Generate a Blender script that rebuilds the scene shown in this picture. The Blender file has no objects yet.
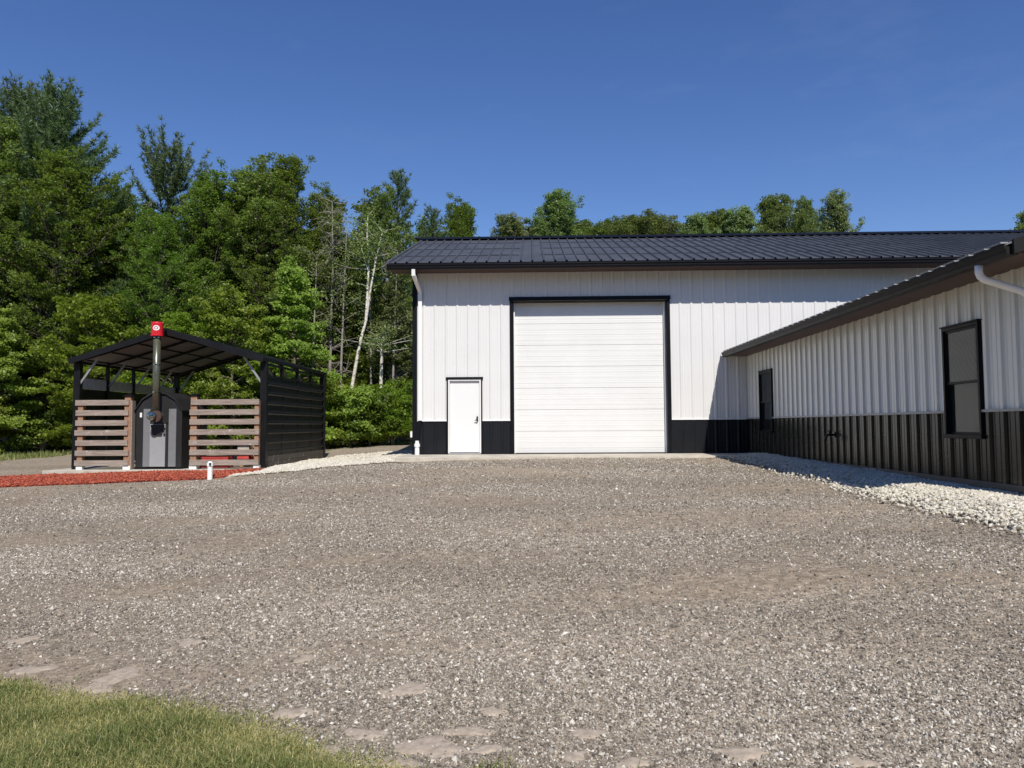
import bpy, math, random
import numpy as np
from math import radians as RAD, sin, cos, pi

random.seed(7)
rng = np.random.default_rng(11)
SC = bpy.context.scene
COL = SC.collection

# ------------------------------------------------------------------ camera
CAM_Z = 1.5
F_PX, HORIZON = 760.0, 425.6
YAW, ROLL = RAD(1.55), 0.006
PITCH = math.atan((HORIZON - 384) / F_PX)
from mathutils import Matrix, Vector
fw = Vector((-sin(YAW) * cos(PITCH), cos(YAW) * cos(PITCH), sin(PITCH)))
rt = Vector((cos(YAW), sin(YAW), 0.0))
up = rt.cross(fw)
rt2 = rt * cos(ROLL) - up * sin(ROLL)
up2 = up * cos(ROLL) + rt * sin(ROLL)
cam = bpy.data.cameras.new('camera')
cam.sensor_fit = 'HORIZONTAL'; cam.sensor_width = 36.0
cam.lens = 36.0 * F_PX / 1024.0
cam.clip_start = 0.05; cam.clip_end = 3000
camo = bpy.data.objects.new('camera', cam); COL.objects.link(camo)
camo.matrix_world = Matrix(((rt2.x, up2.x, -fw.x, 0), (rt2.y, up2.y, -fw.y, 0), (rt2.z, up2.z, -fw.z, CAM_Z), (0, 0, 0, 1)))
SC.camera = camo

# ------------------------------------------------------------------ daylight
SUN_DIR = Vector((0.222, -1.0, 1.13)).normalized()      # towards the sun
SUN_EL = math.asin(SUN_DIR.z)
w = bpy.data.worlds.new('World'); SC.world = w; w.use_nodes = True
wn = w.node_tree.nodes; wl = w.node_tree.links
wn.clear()
sky = wn.new('ShaderNodeTexSky'); sky.sky_type = 'NISHITA'; sky.sun_disc = False
sky.sun_elevation = SUN_EL
sky.sun_rotation = math.atan2(SUN_DIR.x, SUN_DIR.y)
sky.altitude = 300; sky.air_density = 1.0; sky.dust_density = 0.0; sky.ozone_density = 3.0
bg = wn.new('ShaderNodeBackground'); bg.inputs['Strength'].default_value = 0.106
out = wn.new('ShaderNodeOutputWorld')
hsv = wn.new('ShaderNodeHueSaturation'); hsv.inputs['Saturation'].default_value = 1.2; hsv.inputs['Hue'].default_value = 0.514
wl.new(sky.outputs['Color'], hsv.inputs['Color']); 
wtc = wn.new('ShaderNodeTexCoord'); wmp = wn.new('ShaderNodeMapping'); wmp.inputs['Scale'].default_value = (1.4, 1.4, 5.0); wmp.inputs['Rotation'].default_value = (0, RAD(12), 0)
wns = wn.new('ShaderNodeTexNoise'); wns.inputs['Scale'].default_value = 2.3; wns.inputs['Detail'].default_value = 7; wns.inputs['Roughness'].default_value = .62
wrp = wn.new('ShaderNodeValToRGB'); wrp.color_ramp.elements[0].position = .56; wrp.color_ramp.elements[1].position = .85; wrp.color_ramp.elements[1].color = (.07, .07, .07, 1)
wmx = wn.new('ShaderNodeMix'); wmx.data_type = 'RGBA'; wmx.inputs[7].default_value = (5.2, 6.0, 7.0, 1)      # thin high cirrus
wl.new(wtc.outputs['Generated'], wmp.inputs['Vector']); wl.new(wmp.outputs['Vector'], wns.inputs['Vector']); wl.new(wns.outputs['Fac'], wrp.inputs['Fac'])
wl.new(wrp.outputs['Color'], wmx.inputs[0]); wl.new(hsv.outputs['Color'], wmx.inputs[6]); wl.new(wmx.outputs[2], bg.inputs['Color']); wl.new(bg.outputs['Background'], out.inputs['Surface'])
sl = bpy.data.lights.new('sun', 'SUN'); sl.energy = 4.7; sl.angle = RAD(0.53); sl.color = (1.0, 0.945, 0.86)
so = bpy.data.objects.new('sun', sl); COL.objects.link(so)
so.rotation_euler = SUN_DIR.to_track_quat('Z', 'Y').to_euler(); so.location = (10, -30, 40)

SC.view_settings.view_transform = 'Standard'; SC.view_settings.look = 'None'
SC.view_settings.exposure = 0.18; SC.view_settings.gamma = 1.0
SC.render.engine = 'CYCLES'
SC.cycles.max_bounces = 8; SC.cycles.transparent_max_bounces = 12
SC.render.resolution_x = 1024; SC.render.resolution_y = 768

# ------------------------------------------------------------------ helpers
def tag(o, label=None, cat=None, group=None, kind=None):
    if label: o['label'] = label
    if cat: o['category'] = cat
    if group: o['group'] = group
    if kind: o['kind'] = kind
    return o

ORG = {}
def thing(name, loc, label, cat, group=None):
    o = bpy.data.objects.new(name, None); COL.objects.link(o)
    o.empty_display_size = 0.2
    o.location = loc; ORG[o.name] = Vector(loc)
    return tag(o, label, cat, group)

def raw_mesh(name, V, Fc, mats, attrs=None, smooth=False, mat_idx=None):
    """V (n,3); Fc (m,k) one polygon size; attrs {name: per-face values}"""
    V = np.ascontiguousarray(V, dtype=np.float32); Fc = np.ascontiguousarray(Fc, dtype=np.int32)
    m = bpy.data.meshes.new(name)
    n, k = Fc.shape
    m.vertices.add(len(V)); m.vertices.foreach_set('co', V.ravel())
    m.loops.add(n * k); m.loops.foreach_set('vertex_index', Fc.ravel())
    m.polygons.add(n); m.polygons.foreach_set('loop_start', np.arange(0, n * k, k, dtype=np.int32))
    m.polygons.foreach_set('loop_total', np.full(n, k, dtype=np.int32))
    if mat_idx is not None: m.polygons.foreach_set('material_index', np.ascontiguousarray(mat_idx, dtype=np.int32))
    m.polygons.foreach_set('use_smooth', np.full(n, smooth, dtype=bool))
    for a, vals in (attrs or {}).items():
        at = m.attributes.new(a, 'FLOAT', 'FACE'); at.data.foreach_set('value', np.ascontiguousarray(vals, dtype=np.float32))
    m.update(calc_edges=True)
    for mm in (mats if isinstance(mats, (list, tuple)) else [mats]): m.materials.append(mm)
    return m

def link(name, mesh, parent=None):
    o = bpy.data.objects.new(name, mesh); COL.objects.link(o)
    if parent is not None: o.parent = parent
    return o

class MB:
    """collects simple solids; build() makes ONE mesh object"""
    def __init__(s): s.v = []; s.f = []; s.m = []; s.mi = 0
    def add(s, vs, fs):
        b = len(s.v); s.v += [tuple(p) for p in vs]; s.f += [tuple(b + i for i in f) for f in fs]; s.m += [s.mi] * len(fs)
        return s
    def box(s, x0, x1, y0, y1, z0, z1):
        return s.add([(x0, y0, z0), (x1, y0, z0), (x1, y1, z0), (x0, y1, z0), (x0, y0, z1), (x1, y0, z1), (x1, y1, z1), (x0, y1, z1)],
                     [(0, 3, 2, 1), (4, 5, 6, 7), (0, 1, 5, 4), (1, 2, 6, 5), (2, 3, 7, 6), (3, 0, 4, 7)])
    def bar(s, p, q, w, h, upv=(0, 0, 1)):
        p = Vector(p); q = Vector(q); d = (q - p).normalized(); u = Vector(upv)
        if abs(d.dot(u)) > .98: u = Vector((0, 1, 0))
        a = d.cross(u).normalized(); b = a.cross(d).normalized()
        vs = [e + a * (i * w / 2) + b * (j * h / 2) for e in (p, q) for i, j in ((-1, -1), (1, -1), (1, 1), (-1, 1))]
        return s.add(vs, [(0, 1, 2, 3), (7, 6, 5, 4), (0, 4, 5, 1), (1, 5, 6, 2), (2, 6, 7, 3), (3, 7, 4, 0)])
    def tube(s, pts, rad, n=10, cap=True):
        pts = [Vector(p) for p in pts]; b = len(s.v)
        rad = rad if isinstance(rad, (list, tuple)) else [rad] * len(pts)
        ref = None
        for i, p in enumerate(pts):
            d = (pts[min(i + 1, len(pts) - 1)] - pts[max(i - 1, 0)]).normalized()
            if ref is None: ref = Vector((0, 1, 0)) if abs(d.z) > .8 else Vector((0, 0, 1))
            a = d.cross(ref).normalized(); c = a.cross(d).normalized(); ref = c
            for k in range(n):
                t = 2 * pi * k / n; s.v.append(tuple(p + a * cos(t) * rad[i] + c * sin(t) * rad[i]))
        for i in range(len(pts) - 1):
            for k in range(n):
                k2 = (k + 1) % n
                s.f.append((b + i * n + k, b + i * n + k2, b + (i + 1) * n + k2, b + (i + 1) * n + k)); s.m.append(s.mi)
        if cap:
            s.f.append(tuple(b + k for k in reversed(range(n)))); s.m.append(s.mi)
            e = b + (len(pts) - 1) * n
            s.f.append(tuple(e + k for k in range(n))); s.m.append(s.mi)
        return s
    def prism(s, prof, a, b):
        """prof: closed list of offsets (Vectors); swept from a to b"""
        n = len(prof); a = Vector(a); b = Vector(b)
        vs = [a + Vector(p) for p in prof] + [b + Vector(p) for p in prof]
        fs = [(i, (i + 1) % n, n + (i + 1) % n, n + i) for i in range(n)] + [tuple(reversed(range(n))), tuple(range(n, 2 * n))]
        return s.add(vs, fs)
    def build(s, name, mat, parent=None, smooth=False, label=None, bevel=0):
        m = bpy.data.meshes.new(name)
        org = Vector((0, 0, 0)); p = parent
        if parent is not None:
            org = ORG.get(parent.name, org)
        m.from_pydata([tuple(Vector(v) - org) for v in s.v], [], s.f)
        mats = mat if isinstance(mat, (list, tuple)) else [mat]
        for mm in mats: m.materials.append(mm)
        if len(mats) > 1: m.polygons.foreach_set('material_index', s.m)
        if smooth: m.polygons.foreach_set('use_smooth', [True] * len(s.f))
        import bmesh
        bm = bmesh.new(); bm.from_mesh(m); bmesh.ops.recalc_face_normals(bm, faces=bm.faces); bm.to_mesh(m); bm.free()
        m.update()
        o = link(name, m, parent); ORG[o.name] = org
        if bevel:
            md = o.modifiers.new('bevel', 'BEVEL'); md.width = bevel; md.segments = 2; md.limit_method = 'ANGLE'
        if label: o['label'] = label
        return o

# ------------------------------------------------------------------ materials
def nmat(name):
    m = bpy.data.materials.new(name); m.use_nodes = True
    nt = m.node_tree; b = nt.nodes['Principled BSDF']
    return m, nt, b
def nd(nt, t, **kw):
    n = nt.nodes.new(t)
    for k, v in kw.items():
        if k in n.inputs: n.inputs[k].default_value = v
        else: setattr(n, k, v)
    return n
def ramp(nt, fac, stops):
    r = nt.nodes.new('ShaderNodeValToRGB'); e = r.color_ramp.elements
    e[0].position, e[0].color = stops[0][0], (*stops[0][1], 1)
    e[1].position, e[1].color = stops[-1][0], (*stops[-1][1], 1)
    for p, c in stops[1:-1]:
        x = e.new(p); x.color = (*c, 1)
    nt.links.new(fac, r.inputs['Fac']); return r.outputs['Color']
def objco(nt, scale=None):
    tc = nt.nodes.new('ShaderNodeTexCoord')
    if scale is None: return tc.outputs['Object']
    mp = nt.nodes.new('ShaderNodeMapping'); mp.inputs['Scale'].default_value = scale
    nt.links.new(tc.outputs['Object'], mp.inputs['Vector']); return mp.outputs['Vector']
def noise(nt, vec, scale, detail=4, rough=.55):
    n = nd(nt, 'ShaderNodeTexNoise', Scale=scale, Detail=detail, Roughness=rough); nt.links.new(vec, n.inputs['Vector']); return n.outputs['Fac']
def voro(nt, vec, scale, feature='F1'):
    n = nt.nodes.new('ShaderNodeTexVoronoi'); n.feature = feature; n.inputs['Scale'].default_value = scale
    nt.links.new(vec, n.inputs['Vector']); return n
def mixc(nt, fac, a, b, mode='MIX'):
    n = nt.nodes.new('ShaderNodeMix'); n.data_type = 'RGBA'; n.blend_type = mode
    for s, v in ((0, fac), (6, a), (7, b)):
        if hasattr(v, 'is_output'): nt.links.new(v, n.inputs[s])
        else: n.inputs[s].default_value = v if s == 0 else (*v, 1)
    return n.outputs[2]
def math_(nt, op, a, b=0.0, clamp=False):
    n = nt.nodes.new('ShaderNodeMath'); n.operation = op; n.use_clamp = clamp
    for i, v in ((0, a), (1, b)):
        if hasattr(v, 'is_output'): nt.links.new(v, n.inputs[i])
        else: n.inputs[i].default_value = v
    return n.outputs[0]
def bump(nt, b, h, strength=.4, dist=.01):
    n = nd(nt, 'ShaderNodeBump', Strength=strength, Distance=dist); nt.links.new(h, n.inputs['Height']); nt.links.new(n.outputs['Normal'], b.inputs['Normal'])

def simple(name, col, rough=.5, metal=0.0, var=.12, nscale=6.0, bumpy=0.0, spec=.5, stretch=None):
    m, nt, b = nmat(name)
    v = objco(nt, stretch) if stretch else objco(nt)
    f = noise(nt, v, nscale, 6)
    lo = tuple(c * (1 - var) for c in col); hi = tuple(min(1, c * (1 + var)) for c in col)
    nt.links.new(ramp(nt, f, [(.3, lo), (.7, hi)]), b.inputs['Base Color'])
    b.inputs['Roughness'].default_value = rough; b.inputs['Metallic'].default_value = metal
    b.inputs['Specular IOR Level'].default_value = spec
    r = math_(nt, 'MULTIPLY_ADD', f, .16); nt.nodes[-1].inputs[2].default_value = rough - .08
    nt.links.new(r, b.inputs['Roughness'])
    if bumpy: bump(nt, b, f, bumpy, .02)
    return m

M = {}
M['white_steel'] = simple('white painted steel', (.68, .675, .665), .38, var=.02, nscale=1.2, bumpy=.05)
M['black_steel'] = simple('black painted steel', (.010, .011, .014), .42, var=.15, nscale=2.0, bumpy=.05, spec=.25)
M['wing_black'] = simple('charcoal painted steel', (.005, .0055, .006), .27, var=.2, nscale=2.0, bumpy=.03, spec=.4)
M['wing_white'] = simple('glossy white painted steel', (.655, .655, .615), .22, var=.02, nscale=1.2, bumpy=.03, spec=.6)
M['trim_black'] = simple('black trim', (.007, .0075, .010), .42, var=.1, spec=.15)
M['carport_black'] = simple('black carport steel', (.007, .007, .008), .45, var=.2, nscale=3, bumpy=.05, spec=.25)
M['gutter_dark'] = simple('dark bronze gutter', (.012, .012, .012), .5, var=.1, spec=.2)
M['soffit'] = simple('dark brown soffit', (.075, .037, .028), .55, var=.1)
M['white_trim'] = simple('white trim', (.8, .8, .79), .45, var=.02)
M['door_white'] = simple('white door paint', (.73, .73, .72), .4, var=.015, nscale=.8)
M['concrete'] = simple('concrete', (.46, .42, .35), .85, var=.18, nscale=3.5, bumpy=.2)
M['pvc'] = simple('white plastic pipe', (.82, .83, .82), .35, var=.03)
M['steel_galv'] = simple('galvanised steel', (.33, .34, .34), .5, .4, var=.15, nscale=14)
M['galv_rail'] = simple('weathered galvanised sheet', (.6, .62, .61), .55, .2, var=.15, nscale=8)
M['underroof'] = simple('brown sheet underside', (.24, .21, .195), .6, var=.12, nscale=2)
M['chimney'] = simple('stainless pipe', (.12, .125, .09), .3, .45, var=.2, nscale=3)
M['shiny'] = simple('bright cap', (.3, .32, .3), .12, .95, var=.1)
M['red_cap'] = simple('red cap', (.55, .012, .02), .35, var=.1)
M['furnace_dark'] = simple('dark furnace panels', (.02, .02, .021), .5, var=.12, spec=.3)
M['furnace_grey'] = simple('grey furnace panels', (.17, .175, .18), .45, var=.06)
M['furnace_light'] = simple('light grey furnace door', (.29, .295, .30), .4, var=.05)
M['rust'] = simple('rusty collar', (.06, .035, .025), .7, var=.3, nscale=20)
M['handle_dark'] = simple('dark metal', (.03, .03, .03), .35, .6)
M['red_box'] = simple('red plastic', (.5, .07, .06), .5, var=.15)

def wood(name, c0, c1, c2):
    m, nt, b = nmat(name)
    v = objco(nt, (1.1, 16, 30)); f = noise(nt, v, 2.2, 9, .75)
    k = noise(nt, objco(nt), 5.5, 3)
    c = ramp(nt, f, [(.28, c0), (.5, c1), (.75, c2)])
    c = mixc(nt, ramp(nt, k, [(.62, (0, 0, 0)), (.74, (.75, .75, .75))]), c, (.5, .46, .42))
    nt.links.new(c, b.inputs['Base Color']); b.inputs['Roughness'].default_value = .85
    bump(nt, b, f, .3, .01); return m
M['board'] = wood('weathered boards', (.08, .06, .047), (.27, .22, .182), (.46, .40, .35))
M['kick'] = wood('grey brown plank', (.05, .04, .033), (.1, .085, .07), (.15, .13, .11))
M['post_wood'] = simple('orange brown post', (.3, .17, .1), .85, var=.3, nscale=9, bumpy=.2, stretch=(8, 8, 1))
M['firewood'] = simple('split firewood', (.36, .23, .13), .9, var=.35, nscale=7, bumpy=.3)
M['bark'] = simple('grey brown bark', (.11, .09, .07), .95, var=.45, nscale=9, bumpy=.5, stretch=(3, 3, .7))
M['bark_grey'] = simple('pale grey bark', (.24, .22, .19), .95, var=.35, nscale=7, bumpy=.4, stretch=(3, 3, .7))
def birchbark():
    m, nt, b = nmat('white birch bark')
    f = noise(nt, objco(nt, (1, 1, 4)), 3.0, 5, .6)
    c = ramp(nt, f, [(.3, (.06, .05, .04)), (.4, (.5, .46, .39)), (.7, (.78, .74, .65))])
    nt.links.new(c, b.inputs['Base Color']); b.inputs['Roughness'].default_value = .8
    return m
M['birch'] = birchbark()

def leafmat(name, dark, mid, light, trans=.35, tint_r=.25):
    m, nt, b = nmat(name)
    at = nt.nodes.new('ShaderNodeAttribute'); at.attribute_name = 'tint'
    c = ramp(nt, at.outputs['Fac'], [(0, dark), (.5, mid), (1, light)])
    oi = nt.nodes.new('ShaderNodeObjectInfo')
    hs = nd(nt, 'ShaderNodeHueSaturation')
    h = math_(nt, 'MULTIPLY_ADD', oi.outputs['Random'], .03); nt.nodes[-1].inputs[2].default_value = .492
    nt.links.new(h, hs.inputs['Hue'])
    vv = math_(nt, 'MULTIPLY_ADD', oi.outputs['Random'], tint_r); nt.nodes[-1].inputs[2].default_value = 1 - tint_r / 2
    nt.links.new(vv, hs.inputs['Value'])
    nt.links.new(c, hs.inputs['Color'])
    b.inputs['Roughness'].default_value = .45; b.inputs['Specular IOR Level'].default_value = .45
    nt.links.new(hs.outputs['Color'], b.inputs['Base Color'])
    tr = nt.nodes.new('ShaderNodeBsdfTranslucent')
    nt.links.new(mixc(nt, 1.0, hs.outputs['Color'], (1.0, 1.15, .5), 'MULTIPLY'), tr.inputs['Color'])
    mx = nt.nodes.new('ShaderNodeMixShader'); mx.inputs[0].default_value = trans
    o = nt.nodes['Material Output']
    nt.links.new(b.outputs[0], mx.inputs[1]); nt.links.new(tr.outputs[0], mx.inputs[2]); nt.links.new(mx.outputs[0], o.inputs['Surface'])
    return m
M['leaf'] = leafmat('maple leaves', (.10, .15, .028), (.185, .25, .046), (.275, .35, .075), .54)
M['leaf_light'] = leafmat('young bright leaves', (.165, .22, .03), (.27, .335, .05), (.37, .44, .085), .54)
M['leaf_dull'] = leafmat('dull leaves', (.105, .135, .045), (.185, .22, .072), (.26, .295, .10), .48)
M['leaf_pop'] = leafmat('poplar leaves', (.12, .16, .065), (.205, .26, .10), (.3, .36, .155), .5)
M['needle'] = leafmat('pine needles', (.065, .10, .042), (.12, .175, .072), (.175, .235, .1), .38)
M['grass'] = leafmat('grass blades', (.07, .11, .024), (.2, .225, .065), (.56, .47, .24), .4)

def tinted(name, stops, rough=.85, bumpk=0.):
    m, nt, b = nmat(name)
    at = nt.nodes.new('ShaderNodeAttribute'); at.attribute_name = 'tint'
    c = ramp(nt, at.outputs['Fac'], stops)
    f = noise(nt, objco(nt), 90, 3)
    c = mixc(nt, .35, c, ramp(nt, f, [(.3, (.45, .45, .45)), (.7, (1, 1, 1))]), 'MULTIPLY')
    nt.links.new(c, b.inputs['Base Color']); b.inputs['Roughness'].default_value = rough
    return m
M['stone'] = tinted('gravel stones', [(0, (.10, .086, .07)), (.35, (.235, .205, .168)), (.62, (.37, .33, .275)), (.85, (.56, .52, .45)), (1, (.74, .705, .63))])
M['white_rock'] = tinted('white limestone', [(0, (.36, .325, .255)), (.5, (.58, .54, .445)), (1, (.74, .70, .60))])
M['chip'] = tinted('red mulch', [(0, (.15, .025, .013)), (.5, (.38, .07, .036)), (1, (.55, .16, .085))])

def gravel():
    m, nt, b = nmat('gravel')
    v = objco(nt)
    v1 = voro(nt, v, 62); v2 = voro(nt, v, 135); v3 = voro(nt, v, 24)
    def g(n):
        s = nt.nodes.new('ShaderNodeSeparateColor'); nt.links.new(n.outputs['Color'], s.inputs[0]); return s.outputs[0]
    c1 = ramp(nt, g(v1), [(0, (0.104, 0.084, 0.064)), (.4, (0.229, 0.192, 0.146)), (.75, (0.382, 0.327, 0.258)), (1, (0.591, 0.525, 0.422))])
    c2 = ramp(nt, g(v2), [(0, (0.118, 0.094, 0.071)), (.6, (0.270, 0.223, 0.170)), (1, (0.500, 0.434, 0.341))])
    big = noise(nt, objco(nt, (.55, 1.6, 1)), .9, 5, .6)
    fines = ramp(nt, big, [(.38, (0, 0, 0)), (.6, (1, 1, 1))])
    c = mixc(nt, .5, c1, c2)
    wa = nt.nodes.new('ShaderNodeAttribute'); wa.attribute_name = 'worn'
    fine = ramp(nt, noise(nt, v, 70, 6, .75), [(.25, (0.188, 0.146, 0.105)), (.75, (0.361, 0.296, 0.216))])
    c = mixc(nt, math_(nt, 'ADD', math_(nt, 'MULTIPLY', fines, .25), math_(nt, 'MULTIPLY', wa.outputs['Fac'], .6), True), c, fine)
    c3 = ramp(nt, g(v3), [(0, (.66, .66, .66)), (.6, (1, 1, 1)), (1, (1.35, 1.35, 1.35))])
    c = mixc(nt, .75, c, c3, 'MULTIPLY')
    sp = noise(nt, v, 9, 6, .8)
    c = mixc(nt, .8, c, ramp(nt, sp, [(.3, (.72, .72, .72)), (.7, (1.22, 1.22, 1.22))]), 'MULTIPLY')
    ns = noise(nt, objco(nt, (.3, .9, 1)), .35, 4)
    c = mixc(nt, .7, c, ramp(nt, ns, [(.35, (.78, .76, .73)), (.65, (1.18, 1.17, 1.15))]), 'MULTIPLY')
    nt.links.new(c, b.inputs['Base Color']); b.inputs['Roughness'].default_value = .95; b.inputs['Specular IOR Level'].default_value = .2
    h = math_(nt, 'ADD', math_(nt, 'MULTIPLY', v1.outputs['Distance'], -1.0), math_(nt, 'MULTIPLY', sp, 1.2))
    bump(nt, b, h, .35, .01)
    return m
M['gravel'] = gravel()
M['dirt'] = simple('packed tan dirt', (.36, .30, .235), .95, var=.25, nscale=28, bumpy=.15, spec=.2)
M['soil'] = simple('dark leaf litter', (.06, .045, .028), .95, var=.5, nscale=4, bumpy=.5, spec=.2)
M['turf_soil'] = simple('grass thatch', (.17, .165, .075), .95, var=.45, nscale=7, bumpy=.5, spec=.2)
M['mulch_base'] = simple('red mulch bed', (.34, .055, .035), .95, var=.5, nscale=35, bumpy=.8, spec=.2)
M['rock_base'] = simple('limestone bed', (.28, .26, .21), .95, var=.5, nscale=30, bumpy=.9, spec=.2)

def roofmat():
    m, nt, b = nmat('charcoal roof steel')
    v = objco(nt); f = noise(nt, v, 1.3, 5)
    nt.links.new(ramp(nt, f, [(.3, (.05, .052, .058)), (.7, (.078, .081, .088))]), b.inputs['Base Color'])
    b.inputs['Roughness'].default_value = .5; b.inputs['Specular IOR Level'].default_value = .3
    bump(nt, b, noise(nt, objco(nt, (.6, 2.2, 2.2)), 1.6, 3), .12, .05)
    return m
M['roof'] = roofmat()
def doorgarage():
    m, nt, b = nmat('white sectional door')
    v = objco(nt)
    wv = nt.nodes.new('ShaderNodeTexWave'); wv.wave_type = 'BANDS'; wv.bands_direction = 'Z'
    wv.inputs['Scale'].default_value = 5.2; wv.inputs['Distortion'].default_value = 0
    nt.links.new(v, wv.inputs['Vector'])
    f = noise(nt, v, 1.5, 4)
    nt.links.new(ramp(nt, f, [(.3, (.685, .685, .67)), (.7, (.725, .725, .71))]), b.inputs['Base Color'])
    b.inputs['Roughness'].default_value = .45
    bump(nt, b, wv.outputs['Fac'], .1, .01); return m
M['garage'] = doorgarage()
def glassmat(name, tint, alpha):
    m, nt, b = nmat(name)
    b.inputs['Base Color'].default_value = (*tint, 1); b.inputs['Roughness'].default_value = .04
    b.inputs['Specular IOR Level'].default_value = .6
    tr = nt.nodes.new('ShaderNodeBsdfTransparent'); tr.inputs['Color'].default_value = (.75, .8, .78, 1)
    f = noise(nt, objco(nt), 2, 2)
    mx = nt.nodes.new('ShaderNodeMixShader')
    r = math_(nt, 'MULTIPLY_ADD', f, .05); nt.nodes[-1].inputs[2].default_value = alpha
    nt.links.new(r, mx.inputs[0])
    nt.links.new(b.outputs[0], mx.inputs[1]); nt.links.new(tr.outputs[0], mx.inputs[2])
    nt.links.new(mx.outputs[0], nt.nodes['Material Output'].inputs['Surface']); return m
M['glass'] = glassmat('window glass', (.02, .025, .024), .36)
def curtain(name, c0, c1, wave=True):
    m, nt, b = nmat(name)
    v = objco(nt)
    wv = nt.nodes.new('ShaderNodeTexWave'); wv.wave_type = 'RINGS' if wave else 'BANDS'
    if not wave: wv.bands_direction = 'Z'
    wv.inputs['Scale'].default_value = 4.5 if wave else 9; wv.inputs['Distortion'].default_value = 9 if wave else .3; wv.inputs['Detail Scale'].default_value = .5
    nt.links.new(v, wv.inputs['Vector'])
    nt.links.new(ramp(nt, wv.outputs['Fac'], [(.2, c0), (.8, c1)]), b.inputs['Base Color']); b.inputs['Roughness'].default_value = .9
    return m
M['lace'] = curtain('patterned curtain', (.28, .34, .3), (.8, .88, .8))
M['blind'] = curtain('pale blind', (.55, .62, .56), (.68, .75, .68), False)
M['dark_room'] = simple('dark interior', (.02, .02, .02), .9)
M['roof_row'] = simple('dark roof strip', (.026, .027, .032), .5, var=.3, nscale=3)
M['shaded_concrete'] = simple('shaded grey footing', (.12, .115, .105), .9, var=.2, nscale=5)  # shadow below the base trim put into the footing's colour
M['base_metal'] = simple('dark base trim', (.07, .07, .068), .5, .2, var=.15)

# ground heights
TX=np.array([-300.,-60,-20,-13,-7,-3.5,0,5,9,30,300])
TY=np.array([-60.,-20,0,4,7,12,17,18.9,20.5,26,31,40,80,600])
TZ=np.array([
[-1.5,-1.5,-.9,-.7,-.45,-.2,-.1,.1,.3,.5,.5],
[-1.5,-1.5,-.9,-.7,-.45,-.2,-.05,.15,.3,.5,.5],
[-1.0,-1.0,-.6,-.45,-.25,-.1,0,.2,.38,.5,.5],
[-.9,-.9,-.55,-.38,-.18,-.03,.08,.34,.5,.6,.6],
[-.8,-.8,-.45,-.3,-.08,.1,.24,.5,.58,.65,.65],
[-.6,-.6,-.3,-.15,.1,.3,.45,.62,.66,.68,.68],
[-.4,-.4,-.1,.08,.32,.53,.62,.66,.67,.69,.69],
[-.2,-.2,.1,.25,.38,.62,.68,.68,.68,.7,.7],
[-.1,-.1,.22,.33,.38,.63,.68,.68,.68,.7,.7],
[.1,.1,.33,.34,.42,.58,.66,.68,.68,.7,.7],
[.3,.3,.42,.46,.62,.7,.72,.72,.72,.72,.72],
[.6,.6,.7,.75,.8,.8,.8,.8,.8,.8,.8],
[1,1,1,1,1,1,1,1,1,1,1.],
[3,3,3,3,3,3,3,3,3,3,3.]])
def _bil(x,y):
    i=np.clip(np.searchsorted(TX,x)-1,0,len(TX)-2); j=np.clip(np.searchsorted(TY,y)-1,0,len(TY)-2)
    u=np.clip((x-TX[i])/(TX[i+1]-TX[i]),0,1); v=np.clip((y-TY[j])/(TY[j+1]-TY[j]),0,1)
    return (TZ[j,i]*(1-u)+TZ[j,i+1]*u)*(1-v)+(TZ[j+1,i]*(1-u)+TZ[j+1,i+1]*u)*v
def zt(x,y):
    x=np.asarray(x,float); y=np.asarray(y,float); s=0
    for dx in (-1.,0,1.):
        for dy in (-1.,-.35,.35,1.): s=s+_bil(x+dx,y+dy)
    z=s/12
    z=z+.012*np.sin(y*2.1+.6*np.sin(x*.45))*np.sin(x*.31+1)+.008*np.sin(x*1.7+y*.6)+.006*np.sin(y*5.1+x*.9)
    return z
# ------------------------------------------------------------------ terrain
XS = np.unique(np.concatenate([np.linspace(-400, -60, 12), np.linspace(-60, -16, 23), np.linspace(-16, 12, 141), np.linspace(12, 60, 17), np.linspace(60, 400, 12)]))
YS = np.unique(np.concatenate([np.linspace(-80, 0, 17), np.linspace(0, 22, 121), np.linspace(22, 60, 39), np.linspace(60, 900, 29)]))
gx, gy = np.meshgrid(XS, YS)
gz = zt(gx, gy)
nx, ny = len(XS), len(YS)
ii = np.arange(nx * ny).reshape(ny, nx)
Fq = np.stack([ii[:-1, :-1], ii[:-1, 1:], ii[1:, 1:], ii[1:, :-1]], -1).reshape(-1, 4)
g = link('gravel_ground', raw_mesh('gravel_ground', np.stack([gx, gy, gz], -1).reshape(-1, 3), Fq, M['gravel'], smooth=True))
tag(g, kind='structure')
LANES = [(4.75, .05, .012, .32), (5.9, -.06, .006, .38), (7.4, .10, -.004, .42), (9.0, -.03, .01, .55), (11.2, .06, -.012, .6), (13.6, -.08, .0, .8), (16.2, .02, .006, .7)]
def worn(x, y):
    t = 0 * x
    for c, a_, b_, wd in LANES:
        d = (y - (c + a_ * x + b_ * x * x + .18 * np.sin(x * 1.3 + c * 3) + .1 * np.sin(x * 2.9 + c))) / wd
        t = t + np.exp(-d * d) * (.62 + .38 * np.sin(x * .7 + c * 2.1))
    patch = np.clip(np.sin(x * .9 + 1.7 * np.sin(y * .5)) * np.sin(y * .8 + x * .3 + 2) - .55, 0, 1) * 1.6
    return np.clip(t * .8 + patch, 0, 1)
wat = g.data.attributes.new('worn', 'FLOAT', 'POINT'); wat.data.foreach_set('value', worn(gx, gy).ravel().astype(np.float32))

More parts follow.
